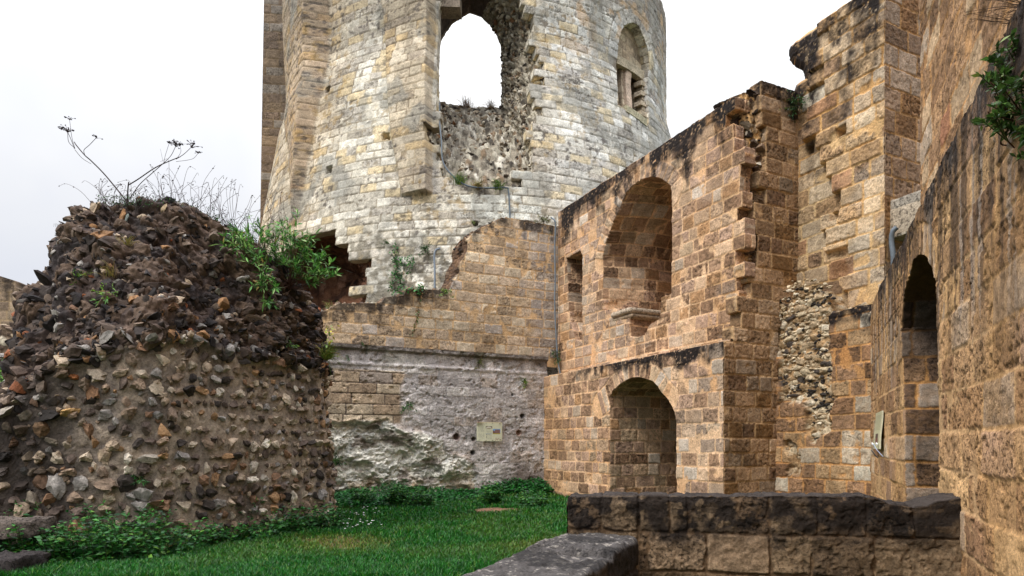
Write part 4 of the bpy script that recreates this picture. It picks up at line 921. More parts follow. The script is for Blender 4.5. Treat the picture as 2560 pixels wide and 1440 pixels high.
# two-light window in its blind arch
TWi = TW
B = MB(); st_w = ashlar(Courses(251, 9, 20, (.27, .33), (.36, .7)), 252, [('#a8957c', 3, .7), ('#9a8a74', 3, .8), ('#b8a88e', 2, .5)], '#8a7a64', joint=.012, depth=.01, rough=.02)
o1 = TW.poly([(1545, 152), (1556, 160), (1556, 268), (1545, 262)], -.34); o2 = TW.poly([(1580, 178), (1600, 192), (1600, 300), (1580, 284)], -.34)
class Off:
    def __init__(s, T, d): s.T = T; s.d = d
    def pos(s, U, V, H): return s.T.pos(U, V, H + s.d)
wv = np.array(TW.poly(wn_, -.34)); 
patch(B, Off(TW, -.34), np.arange(wv[:, 0].min() - .35, wv[:, 0].max() + .5, .025), np.arange(wv[:, 1].min() - .5, wv[:, 1].max() + .5, .025), st_w, lambda U, V: np.minimum(-sdpoly(U, V, o1), -sdpoly(U, V, o2)), lambda u, v: np.where((v > wv[:, 1].min() - .3) & (v < wv[:, 1].max() - .2), .8, 0), 8)
B.build('window_recess', M_far, kp)
def tw_box(B, pxs, d0, d1, col, seed=1):
    """block between four picture corners on the keep, from relief d0 to d1"""
    q = TW.poly(pxs, d1); g = np.linspace(0, 1, 14); A, Bv = np.meshgrid(g, g)
    uu = (1 - A) * (1 - Bv) * q[0][0] + A * (1 - Bv) * q[1][0] + A * Bv * q[2][0] + (1 - A) * Bv * q[3][0]; vv = (1 - A) * (1 - Bv) * q[0][1] + A * (1 - Bv) * q[1][1] + A * Bv * q[2][1] + (1 - A) * Bv * q[3][1]
    jt = (fbm(uu * 9, vv * 9, 3, seed) - .5) * .04; f = gridfaces(14, 14).reshape(-1, 4)
    fr_ = TW.pos(uu, vv, d1 + jt).reshape(-1, 3); B.add(fr_, np.array(col)[None] * (.7 + .6 * fbm(uu * 5, vv * 5, 3, seed)).reshape(-1, 1), f)
    i = np.arange(196).reshape(14, 14); ringi = np.concatenate([i[0], i[1:, -1], i[-1, -2::-1], i[-2:0:-1, 0]]); bb = TW.pos(uu, vv, d0 + 0 * uu).reshape(-1, 3)[ringi]; n_ = len(ringi)
    B.add(np.vstack([fr_[ringi], bb]), np.array(col) * .95, np.stack([np.arange(n_), np.roll(np.arange(n_), -1), np.roll(np.arange(n_), -1) + n_, np.arange(n_) + n_], 1))
win = B_ = MB(); tw_box(B_, [(1543, 137), (1616, 184), (1616, 207), (1543, 158)], -.4, -.16, lin('#b8aa90'), 2); B_.build('window_lintel', M_far, kp)
B_ = MB(); tw_box(B_, [(1567, 268), (1580, 278), (1580, 174), (1567, 165)], -.42, -.22, lin('#c2ab94'), 3); B_.build('window_mullion', M_far, kp)
B_ = MB(); tw_box(B_, [(1566, 278), (1618, 316), (1618, 298), (1566, 262)], -.4, .05, lin('#a9a184'), 4); B_.build('window_sill', M_far, kp)
B_ = MB()
for k in range(9):
    y0 = 200 + k * 12.5; ins = 3 * (k % 2)
    tw_box(B_, [(1603 + ins, y0 + 11), (1621, y0 + 20), (1621, y0 + 8.5), (1603 + ins, y0)], -.4, -.08 - .05 * (k % 2), lin('#b7a68c') * (1 - .12 * (k % 2)), 5 + k)
B_.build('notched_jamb', M_far, kp)
# dark chamber behind the window: five closed sides
u0, u1 = TW.uv(1520, 200, -.4)[0], TW.uv(1640, 200, -.4)[0] + 1; z0, z1 = 13.2, 19.0
B = MB(); A_ = [TW.pos(np.array([u]), np.array([v]), np.array([h]))[0] for h in (-.5, -2.8) for u, v in ((u0, z0), (u1, z0), (u1, z1), (u0, z1))]
B.add(A_, lin('#5a4a3c'), [[4, 5, 6, 7], [0, 1, 5, 4], [2, 3, 7, 6], [1, 2, 6, 5], [0, 3, 7, 4]]); B.build('window_chamber', M_far, kp)
# voussoir hood over the blind arch is in the facing; the spur that shows past the left flank
B = MB(); SP = Frame((-11.1, 28.0), (1, .12), (.12, -1)); st_sp = ashlar(Courses(261, 2, 23, (.36, .42), (.5, 1.0)), 262, [('#9c8468', 3, .6), ('#8a7460', 3, .8), ('#a59a8c', 2, .7), ('#7d6a58', 2, 1)], '#8a7250', joint=.02, depth=.02, jit=.02, rough=.02,
                     stain=lambda U, V, m, f: (sst(12, 17, V + 3 * (m - .5)) * .45, lin('#5d554e')))
patch(B, SP, np.arange(0, 2.6, .04), np.arange(3, TTOP + 1, .04), st_sp, lambda U, V: U - .08 + .0 * V - .016 * (V - 11), lambda u, v: 4 + 0 * u, 4); B.build('side_buttress', M_far, kp)
# stone corbel near the top of the breach
B = MB(); tw_box(B, [(1092, 16), (1150, 18), (1150, -20), (1092, -22)], -.75, -.1, lin('#8d8070'), 11); B.build('corbel_block', M_far, kp)

# --- distant wall at the far left ------------------------------------------------------------------------------------
dw = root('distant_wall', (-21, 27, 0), 'far off brown stone wall with a stepped top glimpsed at the left edge', 'wall')
DW = Frame((-26, 26.5), (1, .15), (.15, -1)); dp = DW.poly([(-250, 660), (-100, 672), (0, 690), (38, 702), (40, 718), (88, 742), (92, 760), (100, 1200), (-250, 1200)])
B = MB(); patch(B, DW, np.arange(-1, 9.0, .05), np.arange(-1, 9.5, .05), ashlar(Courses(271, -2, 10, (.36, .44), (.6, 1.2)), 272, [('#8f7b66', 3, .7), ('#7d6b5a', 3, .8), ('#a08c74', 1, .5)], '#a08868', joint=.03, depth=.02, stain=topstain(lambda U: np.interp(U, [p[0] for p in dp[:6]], [p[1] for p in dp[:6]]), .8, .8, 7)), lambda U, V: sdpoly(U, V, dp), lambda u, v: 1.2 + 0 * u, 3)
B.build('ashlar_face', M_far, dw)
dl = root('distant_rubble_wall', (-15.5, 19.6, 0), 'low flint rubble wall with a pale slab on it behind the left ruin', 'wall')
D2 = Frame((-19, 19.6), (1, .03), (.03, -1)); d2p = D2.poly([(-260, 835), (0, 812), (20, 820), (44, 830), (60, 850), (70, 1300), (-260, 1300)])
B = MB(); patch(B, D2, np.arange(0, 6.0, .035), np.arange(-.6, 6, .035), rubble(281, [('#8d7a66', 3), ('#b7a488', 2), ('#5a4a3e', 3), ('#d2c5ad', 1)], '#7a6654', .25, .09), lambda U, V: sdpoly(U, V, d2p) + .1 * (fbm(U * 4, V * 4, 3, 1) - .5), lambda u, v: 1 + 0 * u, 4)
B.build('rubble_face', M_far, dl)
B = MB(); box(B, at(-40, 894, 17.5), np.eye(3), (1.0, .5, .05), lin('#b5aea6'), 0, .01, 3); B.build('pale_slab', M_far, dl)
dlb = root('mossy_terrace_wall', (-13.5, 14.5, 0), 'dark mossy terrace wall just left of the ruin, partly hidden by green plants', 'wall')
D3 = Frame((-16, 15.2), (1, .0), (0, -1)); d3p = D3.poly([(-320, 900), (60, 897), (75, 1300), (-320, 1300)])
B = MB(); patch(B, D3, np.arange(0, 5.5, .035), np.arange(-.3, 4.2, .035), rubble(291, [('#5d5040', 3), ('#43382e', 3), ('#6c6a48', 2)], '#3f3527', .2, .08), lambda U, V: sdpoly(U, V, d3p) + .08 * (fbm(U * 4, V * 4, 3, 1) - .5), lambda u, v: 1 + 0 * u, 4)
B.build('rubble_face', M_far, dlb)
# ================================================================== the flint ruin at the left
ru = root('flint_ruin', (-6.0, 10.2, 0), 'lump of ruined wall, brown flints in rows below, dark rubble core on top', 'ruin')
# columns: base, facing top, mid core, ridge (picture position and distance), left to right
cols_ = [((-420, 1470, 7.6), (-420, 1010, 7.9), (-420, 1000, 8.6), (-420, 990, 9.6)),
         ((-160, 1430, 8.0), (-160, 1005, 8.1), (-150, 1000, 8.7), (-140, 995, 9.6)),
         ((0, 1412, 8.25), (-5, 1012, 8.3), (10, 1000, 8.7), (20, 985, 9.4)),
         ((55, 1405, 8.35), (50, 960, 8.45), (52, 860, 8.9), (62, 768, 9.6)),
         ((120, 1400, 8.4), (120, 925, 8.5), (118, 800, 9.0), (134, 690, 9.9)),
         ((200, 1396, 8.5), (195, 905, 8.6), (165, 720, 9.2), (158, 600, 10.1)),
         ((300, 1391, 8.7), (290, 880, 8.75), (245, 680, 9.3), (205, 532, 10.1)),
         ((390, 1380, 8.95), (385, 845, 9.0), (335, 660, 9.5), (250, 508, 10.1)),
         ((480, 1362, 9.4), (470, 840, 9.45), (440, 670, 9.9), (340, 512, 10.3)),
         ((560, 1350, 9.9), (555, 875, 9.9), (530, 700, 10.2), (440, 524, 10.5)),
         ((640, 1340, 10.4), (632, 895, 10.4), (620, 730, 10.5), (540, 556, 10.7)),
         ((710, 1330, 10.9), (700, 900, 10.85), (690, 760, 10.9), (630, 612, 11.1)),
         ((775, 1320, 11.4), (755, 912, 11.3), (740, 800, 11.35), (705, 672, 11.5)),
         ((826, 1313, 11.8), (800, 925, 11.7), (782, 840, 11.8), (755, 735, 12.0)),
         ((838, 1300, 12.5), (808, 940, 12.4), (790, 850, 12.5), (758, 745, 12.7)),
         ((820, 1290, 13.5), (790, 945, 13.4), (770, 860, 13.4), (740, 750, 13.2))]
CP = np.array([[at(*p) for p in c] for c in cols_]); CP[:, 0, 2] = -.15
# extra row: back of the ridge
bkp_ = CP[:, 3] + np.array([-.5, 1.8, -.7]); bk2 = CP[:, 3] + np.array([-.6, 2.6, -4.0]); CP = np.concatenate([CP, bkp_[:, None], bk2[:, None]], 1)
def cr(P, k, axis):
    P = np.moveaxis(P, axis, 0); n = len(P); i = np.clip(np.floor(k).astype(int), 0, n - 2); t = (k - i).reshape((-1,) + (1,) * (P.ndim - 1))
    a = P[np.clip(i - 1, 0, n - 1)]; b = P[i]; c = P[i + 1]; d = P[np.clip(i + 2, 0, n - 1)]
    o = .5 * (2 * b + (c - a) * t + (2 * a - 5 * b + 4 * c - d) * t ** 2 + (3 * b - a - 3 * c + d) * t ** 3); return np.moveaxis(o, 0, axis)
kx = np.linspace(0, len(cols_) - 1, 620); ky = np.concatenate([np.linspace(0, 1, 250), np.linspace(1, 3, 190)[1:], np.linspace(3, 5, 60)[1:]])
Q1 = cr(CP, kx, 0)
# vertical: straight in the facing, curved above
rowsP = []
for k in ky:
    if k <= 1: rowsP.append(Q1[:, 0] * (1 - k) + Q1[:, 1] * k)
    else: rowsP.append(cr(Q1[:, 1:], np.array([k - 1]), 1)[:, 0])
Pm = np.stack(rowsP, 0)                                          # ny, nx, 3
Ls = np.r_[0, np.cumsum(np.linalg.norm(np.diff(Pm[120], axis=0), axis=1))]
dv = np.linalg.norm(np.diff(Pm, axis=0), axis=2).mean(1); Lv = np.r_[0, np.cumsum(dv)]
KX, KY = np.meshgrid(kx, ky); Zm = Pm[..., 2]
def st_ruin(U, V):
    k = sst(.93, 1.03, KY + .16 * (fbm(U * 2, V * 2, 3, 301) - .5))           # 0 facing, 1 core
    med = fbm(U * 4, V * 4, 4, 302); fine = fbm(U * 22, V * 22, 4, 303); big = fbm(U * 1.1, V * 1.1, 4, 304)
    h = (med - .5) * (.05 + .26 * k) + (fine - .5) * (.02 + .05 * k) + k * .25 * (big - .5)
    f1, f2, cid = worley(U * 5, V * 6, 305); h = h + k * .09 * (.6 - f1) + k * .1 * (cid - .5)
    h = h + .10 * np.exp(-((KY - 1.02) / .06) ** 2) * fbm(U * 2, V * 0, 3, 306)          # overhanging lip
    mor = lin('#84776a') * np.ones(U.shape + (3,)); mor = mixc(mor, lin('#9a8a78'), sst(.4, .6, med))
    dkk = sst(6.0, 3.8, KX + 2.2 * (fbm(U * 1.3, V * 1.3, 4, 307) - .5)) ; mor = mixc(mor, lin('#38302b'), dkk * .9)      # mortar turns near-black towards the left end
    mor = mixc(mor, lin('#3b332e'), sst(.56, .7, fbm(U * 2.2, V * 1.6, 4, 308)) * .55)
    mor = mixc(mor, lin('#6d6a45'), sst(.7, .95, fbm(U * 1.5 + 8, V * 1.5, 4, 309)) * .4)
    core = lin('#443730') * np.ones(U.shape + (3,)); core = mixc(core, lin('#2e2623'), sst(.42, .6, med)); core = mixc(core, lin('#5f4d40'), sst(.56, .7, big)); core = mixc(core, lin('#5d4a3a') * .8, (cid > .7).astype(float))
    c = mixc(mor, core, k) * (.65 + .7 * fine)[..., None]
    return h, np.concatenate([np.clip(c, .004, .9), np.full(U.shape + (1,), .5)], -1)
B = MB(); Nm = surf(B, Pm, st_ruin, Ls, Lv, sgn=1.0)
if (Nm[100, 300] @ np.array([.3, -1, 0])) < 0: B = MB(); Nm = surf(B, Pm, st_ruin, Ls, Lv, sgn=-1.0)
Hm, _ = st_ruin(*np.meshgrid(Ls, Lv))
Sm = Pm + Nm * Hm[..., None]
B.build('mortar_body', M_flint, ru)
# facing flints in rows
r = np.random.default_rng(77); P = []; N_ = []; T_ = []; S_ = []; K_ = []
tang = np.gradient(Sm, axis=1); tang /= np.linalg.norm(tang, axis=-1)[..., None] + 1e-9
zrow = .02
while zrow < 3.2:
    j = 0.; s = r.uniform(0, .2); base = r.uniform(.8, 1.15)
    while s < Ls[-1]:
        ix = int(np.searchsorted(Ls, s)); ix = min(ix, len(kx) - 1); kk = kx[ix]
        size = np.interp(kk, [2, 6, 9, 13], [.112, .11, .09, .085]) * r.uniform(.5, 1.35) * base
        zt = zrow + r.normal() * .016
        col = Sm[:250, ix, 2]; iy = int(np.searchsorted(col, zt))
        if iy < 249 and r.random() < .96:
            P.append(Sm[iy, ix]); N_.append(Nm[iy, ix]); T_.append(tang[iy, ix]); S_.append(size); K_.append((kk, ky[iy]))
        s += size * r.uniform(1.6, 2.6) * (.95 if kk > 8 else 1)
    for q in range(14):
        ix = r.integers(120, 600); zt = zrow + r.uniform(.04, .13); iy = int(np.searchsorted(Sm[:250, ix, 2], zt))
        if iy < 249: P.append(Sm[iy, ix]); N_.append(Nm[iy, ix]); T_.append(tang[iy, ix]); S_.append(r.uniform(.025, .06)); K_.append((kx[ix], ky[iy]))
    zrow += r.uniform(.17, .2)
P, N_, T_, S_, K_ = map(np.array, (P, N_, T_, S_, K_)); n = len(P); print('flints', n)
FP = [('#9c8973', 3), ('#84705d', 3.6), ('#b0a08a', 2.4), ('#80624a', 1.3), ('#5e5046', 3), ('#8f8880', 2), ('#413933', 2), ('#9c7a58', .5), ('#c2b6a4', .9)]
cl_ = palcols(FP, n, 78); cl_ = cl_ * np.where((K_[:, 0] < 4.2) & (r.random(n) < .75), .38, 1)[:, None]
B = MB(); big = S_ > .085; S_ = S_ * 1.3
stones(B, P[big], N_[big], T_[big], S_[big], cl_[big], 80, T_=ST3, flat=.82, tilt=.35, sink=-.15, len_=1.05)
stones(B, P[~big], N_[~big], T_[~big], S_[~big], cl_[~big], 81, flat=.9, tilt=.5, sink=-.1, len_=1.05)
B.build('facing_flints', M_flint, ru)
# core stones
n = 2300; ii = r.integers(250, 438, n); jj = r.integers(0, 620, n); sz = r.uniform(.045, .105, n); bg_ = r.random(n) < .13; sz[bg_] *= r.uniform(1.5, 2.3, bg_.sum())
sz *= np.interp(kx[jj], [3, 8, 13], [1.1, 1.0, .9])
lip = r.integers(0, n, 260); ii[lip] = r.integers(246, 268, 260); sz[lip] = r.uniform(.07, .17, 260)
cl_ = palcols([('#38302b', 4), ('#4f4137', 4.5), ('#6c5c4e', 2.4), ('#8a847c', 1.3), ('#96704c', .5), ('#7d4a2c', .3), ('#b09c84', .7), ('#282321', 3)], n, 82)
B = MB(); stones(B, Sm[ii, jj], Nm[ii, jj], tang[ii, jj], sz, cl_, 83, flat=.7, tilt=.7, sink=.3)
# the few big stones one notices
for (px, py, s, c, fl) in ((318, 545, .17, '#7c857f', .5), (410, 525, .17, '#b39c7c', .4), (430, 770, .24, '#7d5f49', .5), (445, 815, .17, '#4c4540', .7), (545, 730, .17, '#5c5a4c', .7), (275, 625, .08, '#b4783c', .5), (425, 603, .08, '#8e4526', .5),
                           (185, 945, .2, '#8f5b36', .6), (180, 1028, .27, '#b08c5c', .35), (190, 770, .16, '#8a6a54', .6), (760, 905, .3, '#37302c', .45), (130, 800, .25, '#a8907c', .25), (60, 1000, .2, '#5a524c', .6), (140, 1000, .2, '#4a423d', .6), (545, 820, .16, '#8a847a', .6), (230, 985, .16, '#7a5a40', .8)):
    ray = np.array([(px - 1280) / F, 1, (HY - py) / F]); d = Sm[:450] - np.array([0, 0, CAMZ]); pr = d / d[..., 1:2]; q = np.hypot(pr[..., 0] - ray[0], pr[..., 2] - ray[2]); q = q + .0 * q; a, b = np.unravel_index(np.argmin(q + .004 * d[..., 1]), q.shape)
    stones(B, Sm[a, b][None], Nm[a, b][None], tang[a, b][None], np.array([s * .62]), lin(c)[None], int(px), T_=ST3, flat=fl * 1.4, tilt=.15, sink=-.2)
B.build('core_stones', M_flint, ru)
def ruin_point(px, py):
    d = Sm - np.array([0, 0, CAMZ]); y = np.maximum(d[..., 1:2], .1); pr = d / y; q = np.hypot(pr[..., 0] - (px - 1280) / F, pr[..., 2] - (HY - py) / F)
    a, b = np.unravel_index(np.argmin(q + .003 * d[..., 1]), q.shape); return Sm[a, b], Nm[a, b]
# slabs at the lower left corner
for (c, hf, col, lab) in ((at(5, 1318, 7.9), (.5, .25, .11), '#5f554d', 'flat layered grey brown stone slab jutting in at the left edge against the ruin'), (at(-6, 1420, 7.3), (.38, .3, .14), '#332d2b', 'dark stone block in the bottom left corner among weeds')):
    B = MB(); box(B, c, np.array([[.99, .1, 0], [-.1, .99, 0], [0, 0, 1]]), hf, lin(col), 0, .04, 9, .11)
    props(B.build('stone_slab', M_near), lab, 'stone slab')
# ================================================================== plants
GR = [('#1f5a1c', 3), ('#2c6a22', 3), ('#3f7a2a', 2), ('#17431a', 3), ('#5f8a30', .8)]
def gpal(n, seed, pal=GR, var=.3): return palcols(pal, n, seed, var)
def c4(c): return np.concatenate([c, np.ones((len(c), 1))], 1)
# lawn ------------------------------------------------------------------------------------------------
def blades(B, X, Y, h, w, cols, seed, lean=.5):
    r = np.random.default_rng(seed); n = len(X); a = r.uniform(0, 2 * math.pi, n); b = r.uniform(0, 2 * math.pi, n)
    Z = ground_h(X, Y); P = np.stack([X, Y, Z], -1); S = np.stack([np.cos(a), np.sin(a), 0 * a], -1) * w[:, None]; Lq = np.stack([np.cos(b), np.sin(b), 0 * b], -1) * (h * lean * r.uniform(.2, 1.3, n))[:, None]
    up = np.stack([0 * h, 0 * h, h], -1)
    v = np.stack([P - S, P + S, P + Lq * .35 + up * .6 + S * .7, P + Lq * .35 + up * .6 - S * .7, P + Lq + up], 1).reshape(-1, 3); i = (np.arange(n) * 5)[:, None]
    B.add(v, np.repeat(cols, 5, 0), np.concatenate([i + np.array([[0, 1, 2, 3]])]), 0, False)
    B.add(np.zeros((0, 3)), np.zeros((0, 4)), np.zeros((0, 3), int)) if False else None
    B.f.append((i + np.array([[3, 2, 4]])) + (B.n - len(v))); B.m.append(np.zeros(n)); B.sm.append(np.zeros(n, bool))
r = np.random.default_rng(401); n = 230000
Yg = 1 / r.uniform(1 / 19.6, 1 / 6.9, n); Xg = r.uniform(-.84, .18, n) * Yg
inside = (Xg + 4.79) * e_b[1] - (Yg - 16.54) * e_b[0]          # in front of the back wall
d1 = (np.hypot((Xg + .35) / .62, (Yg - 14.6) / .45) + (fbm(Xg * 6, Yg * 6, 4, 12) - .5) * .7) > .95
dd2 = np.clip(sst(1.1, .4, np.hypot((Xg + 2.65) / 1.0, (Yg - 9.6) / .9) + (fbm(Xg * 6, Yg * 6, 4, 12) - .5) * 1.4) + .7 * sst(1.1, .3, np.hypot((Xg - 1.1) / 1.6, (Yg - 9.2) / 1.4)), 0, 1)
k = (inside > -.25) & d1 & (r.random(n) > dd2 * .8); Xg, Yg, dd2 = Xg[k], Yg[k], dd2[k]; n = len(Xg)
pt = fbm(Xg * .8, Yg * .8, 4, 402); cg = c4(gpal(n, 403, [('#125412', 3), ('#1a6a15', 3), ('#2f7a1a', 2), ('#0d420f', 2.6), ('#5f7c24', .7)]))
ye = np.clip(sst(.52, .7, pt) * .22 + dd2 * .8, 0, 1) * r.random(n); cg[:, :3] = cg[:, :3] * (1 - ye[:, None]) + lin('#8a8a3a') * ye[:, None]
hg = r.uniform(.035, .085, n) * (.7 + .8 * fbm(Xg * 1.3, Yg * 1.3, 3, 404)) * (1 - .4 * dd2)
B = MB(); blades(B, Xg, Yg, hg, np.maximum(.0035, .0007 * Yg), cg, 405, .7); props(B.build('lawn_grass', M_leaf), 'short dark green grass covering the court floor', 'grass', kind='stuff')

def ground_plant(B, c, rad, hgt, nst, leaf, cols, seed, lw=.4, dens=9, stemcol='#3c4a1e'):
    """upright leafy stems around a point on the ground"""
    r = np.random.default_rng(seed); P = []; D = []; Lf = []
    for k in range(nst):
        a = r.uniform(0, 2 * math.pi); q = rad * math.sqrt(r.random()); b = np.array([c[0] + q * math.cos(a), c[1] + q * math.sin(a), c[2]])
        h = hgt * r.uniform(.45, 1.1) * (1 - .35 * q / rad); l = np.array([math.cos(a), math.sin(a), 0]) * h * r.uniform(0, .5)
        pts = [b, b + l * .3 + [0, 0, h * .55], b + l + [0, 0, h]]; tube(B, smooth_path(pts, 3), .004 + .002 * h, .002, 3, lin(stemcol), 1)
        m = max(4, int(dens * h / .3))
        for j in range(m):
            t = (j + 1) / m; p = b + l * t * t + np.array([0, 0, h * t]); aa = j * 2.4 + r.uniform(0, 1)
            P.append(p); D.append([math.cos(aa), math.sin(aa), r.uniform(-.1, .7)]); Lf.append(leaf * r.uniform(.6, 1.2) * (1.1 - .4 * t))
    Lf = np.array(Lf); leaves(B, P, D, Lf, Lf * lw, c4(gpal(len(P), seed + 1, cols)), seed + 2)
def gp(px, py):     # picture point on the ground
    Y = CAMZ * F / (py - HY); return np.array([(px - 1280) / F * Y, Y, 0])
NUM = ['first', 'second', 'third', 'fourth', 'fifth', 'sixth', 'seventh', 'eighth', 'ninth', 'tenth', 'eleventh', 'twelfth', 'thirteenth', 'fourteenth', 'fifteenth', 'sixteenth']
wl = [(75, 1372, .25, .55, '#3f8a2a'), (95, 1412, .3, .35, ''), (165, 1405, .3, .3, ''), (235, 1400, .3, .32, ''), (300, 1400, .32, .5, ''), (335, 1392, .3, .45, ''), (395, 1392, .35, .3, ''), (455, 1372, .35, .28, '#3f7a4a'),
      (520, 1358, .3, .22, ''), (585, 1350, .25, .22, ''), (605, 1340, .12, .5, ''), (650, 1345, .25, .2, ''), (720, 1333, .25, .3, ''), (765, 1326, .25, .28, ''), (826, 1325, .2, .35, '#4a8a5a')]
for i, (px, py, rad, h, cc) in enumerate(wl):
    c = gp(px, py); c[2] = ground_h(np.array([c[0]]), np.array([c[1]]))[0]
    B = MB(); ground_plant(B, c, rad * 1.25, h * 1.7, int(30 + 70 * rad), .11, GR, 500 + i, .5, 10)
    props(B.build('weed_clump', [M_leaf, M_stem], origin=tuple(c)), 'leafy green weed clump at the foot of the flint ruin, %s from the left' % NUM[i], 'weeds', 'weeds along the foot of the flint ruin')
# ground cover at the foot of the back wall
B = MB(); r = np.random.default_rng(410); n = 17000; u = r.uniform(-.3, 7.6, n); dwn = r.random(n) ** 1.2
wid = np.interp(u, [0, 2.2, 3.6, 4.4, 6, 7.6], [2.1, 1.7, .9, .35, .7, .45]); P = BW.pos(u, 0 * u, dwn * wid + .03); hh = np.interp(u, [0, 2, 3.4, 4.2, 5, 6.2, 7.5], [.3, .28, .2, .16, .34, .42, .32]) * 1.45 * (.25 + .9 * fbm(u * 1.7, dwn * 3, 3, 411)) * (1.15 - .7 * dwn)
w1f = P[:, 0] - (.965 + (19.3 - P[:, 1]) * .479) < -.05; P = P[w1f]; hh = hh[w1f]; n = len(P)
P[:, 2] = ground_h(P[:, 0], P[:, 1]) + hh * r.random(n) ** .6
a = r.uniform(0, 2 * math.pi, n); D = np.stack([np.cos(a), np.sin(a), r.uniform(-.1, .8, n)], -1); L_ = r.uniform(.05, .11, n)
leaves(B, P, D, L_, L_ * .5, c4(gpal(n, 412, [('#1a5a1e', 3), ('#237026', 3), ('#123c16', 3), ('#347c2c', 1.4)])), 413)
props(B.build('ground_cover', M_leaf), 'dark green nettles and creepers along the foot of the back wall', 'ground cover', kind='stuff')
for i, (px, py, h, lab) in enumerate(((905, 1262, .55, 'dark leafy weed rising against the chalk, leftmost at the back wall foot'), (990, 1262, .75, 'tall ragged weed on the chalk at the back wall foot'), (1050, 1262, .6, 'bushy bright weed below the chalk hollow at the back wall foot'),
                                       (1228, 1258, .65, 'upright dark nettle clump under the information panel'), (1330, 1262, .5, 'broad nettle clump in the corner where the back wall meets the arcade wall'))):
    c = gp(px, py + 5); c[1] = min(c[1], 16.5 + (c[0] + 4.79) * .479 - .12); B = MB(); ground_plant(B, c, .22 + .12 * (i in (2, 4)), h, 60, .12, GR, 540 + i, .5, 10)
    props(B.build('nettle_clump', [M_leaf, M_stem], origin=tuple(c)), lab, 'weeds', 'weeds against the back wall')
# white flowers in the grass beside the ruin
B = MB(); r = np.random.default_rng(415)
for k in range(42):
    px, py = r.uniform(850, 955), r.uniform(1290, 1345); c = gp(px, py); h = r.uniform(.08, .22); tube(B, [c, c + [0, 0, h]], .002, .0015, 3, lin('#4a6a2a'), 1)
    for q in range(4): a = q * 1.6; leaves(B, [c + [0, 0, h]], [[math.cos(a), math.sin(a), .3]], np.array([.02]), np.array([.018]), c4(lin('#e4e2dc')[None]), k + q)
props(B.build('white_flowers', [M_leaf, M_stem]), 'sprinkle of tiny white flowers in the grass by the foot of the ruin', 'flowers', kind='stuff')

# wall plants ----------------------------------------------------------------------------------------
def tuft(B, p, nrm, rad, n, leaf, cols, seed, lw=.3, droop=.5, stems=True):
    r = np.random.default_rng(seed); nrm = np.array(nrm, float); P = []; D = []; base = np.array(p)
    ns = max(6, n // 9)
    for s in range(ns):
        d = r.normal(size=3) * .8 + nrm * .7 + np.array([0, 0, .35]); d /= np.linalg.norm(d); L = rad * r.uniform(.4, 1.05)
        e = base + d * L - np.array([0, 0, 1]) * L * .12; 
        if stems: tube(B, [base, base + d * L * .5 + [0, 0, .02], e], .0045, .002, 3, lin('#4c3f26'), 1)
        for k in range(n // ns):
            t = r.uniform(.3, 1); P.append(base + (e - base) * t + r.normal(size=3) * rad * .04); D.append(d + r.normal(size=3) * .7)
    Lf = leaf * r.uniform(.6, 1.25, len(P)); leaves(B, P, D, Lf, Lf * lw, c4(gpal(len(P), seed + 1, cols)), seed + 2, droop)
YG = [('#4f7a24', 3), ('#6d8f2e', 2), ('#355c1e', 3), ('#8a9a3c', 1)]
DK = [('#24481a', 3), ('#345f22', 3), ('#1a3414', 2), ('#50742c', 1)]
nb = [.432, -.902, 0]; nw = [-.902, -.432, 0]
def on(fr, px, py, h=.04): u, v = fr.uv(px, py); return fr.pos(np.array([u]), np.array([v]), np.array([h]))[0]
WPL = [(on(BW, 1307, 958), nb, .22, 110, .08, YG, 'small green wallflower bush right of centre on the plastered wall'), (on(BW, 1196, 910), nb, .19, 100, .07, [('#6d6a2c', 3), ('#4a5a22', 2)], 'olive brown moss tuft on the string course of the plastered wall'),
       (on(BW, 1018, 1016), nb, .26, 150, .07, GR, 'round bright green creeper clump above the chalk hollow'), (on(BW, 1385, 893, .1), nb, .27, 150, .08, DK, 'green bush in the wall corner at the foot of the thin grey pipe'),
       (on(TW, 1063, 628, .1), [0, -1, 0], .34, 260, .08, DK, 'dark round bush on the foot of the keep beside the short grey pipe'), (on(TW, 970, 612, .06), [0, -1, 0], .2, 80, .08, DK, 'little dark tuft on the keep foot above the ivy'),
       (on(BW, 1362, 553, -.1), [.2, -.5, .6], .42, 260, .07, [('#4f5a24', 3), ('#6b6a2e', 2), ('#7a6a3a', 1)], 'mossy bush spilling over the wall top beside the pipe'),
       (on(BW, 838, 1152), nb, .34, 180, .08, DK, 'dark green plant on the chalk ledge next to the ruin'), (on(W2U, 2005, 272, .12), nw, .42, 420, .07, DK, 'dark green bush high in the corner under the broken parapet'),
       (on(BW, 905, 862), nb, .1, 40, .05, DK, 'tiny green tuft on the seam of the back wall near its left end'), (on(TW, 1180, 560, .06), [0, -1, 0], .14, 40, .06, YG, 'tiny dry tuft on the keep just above the stepped wall'),
       (on(BW, 870, 893), nb, .1, 40, .06, GR, 'tiny bright green seedling on the plastered wall near the ruin'), (on(BW, 1110, 735, .05), nb, .25, 110, .09, YG, 'yellowish weed at the foot of the broken rubble end of the upper wall')]
for i, (p, nn, rad, n, lf, cols, lab) in enumerate(WPL):
    B = MB(); tuft(B, p, nn, rad, n, lf, cols, 600 + i * 5, .32); props(B.build('wall_plant', [M_leaf, M_stem], origin=tuple(p)), lab, 'wall plant', 'plants growing out of the walls')
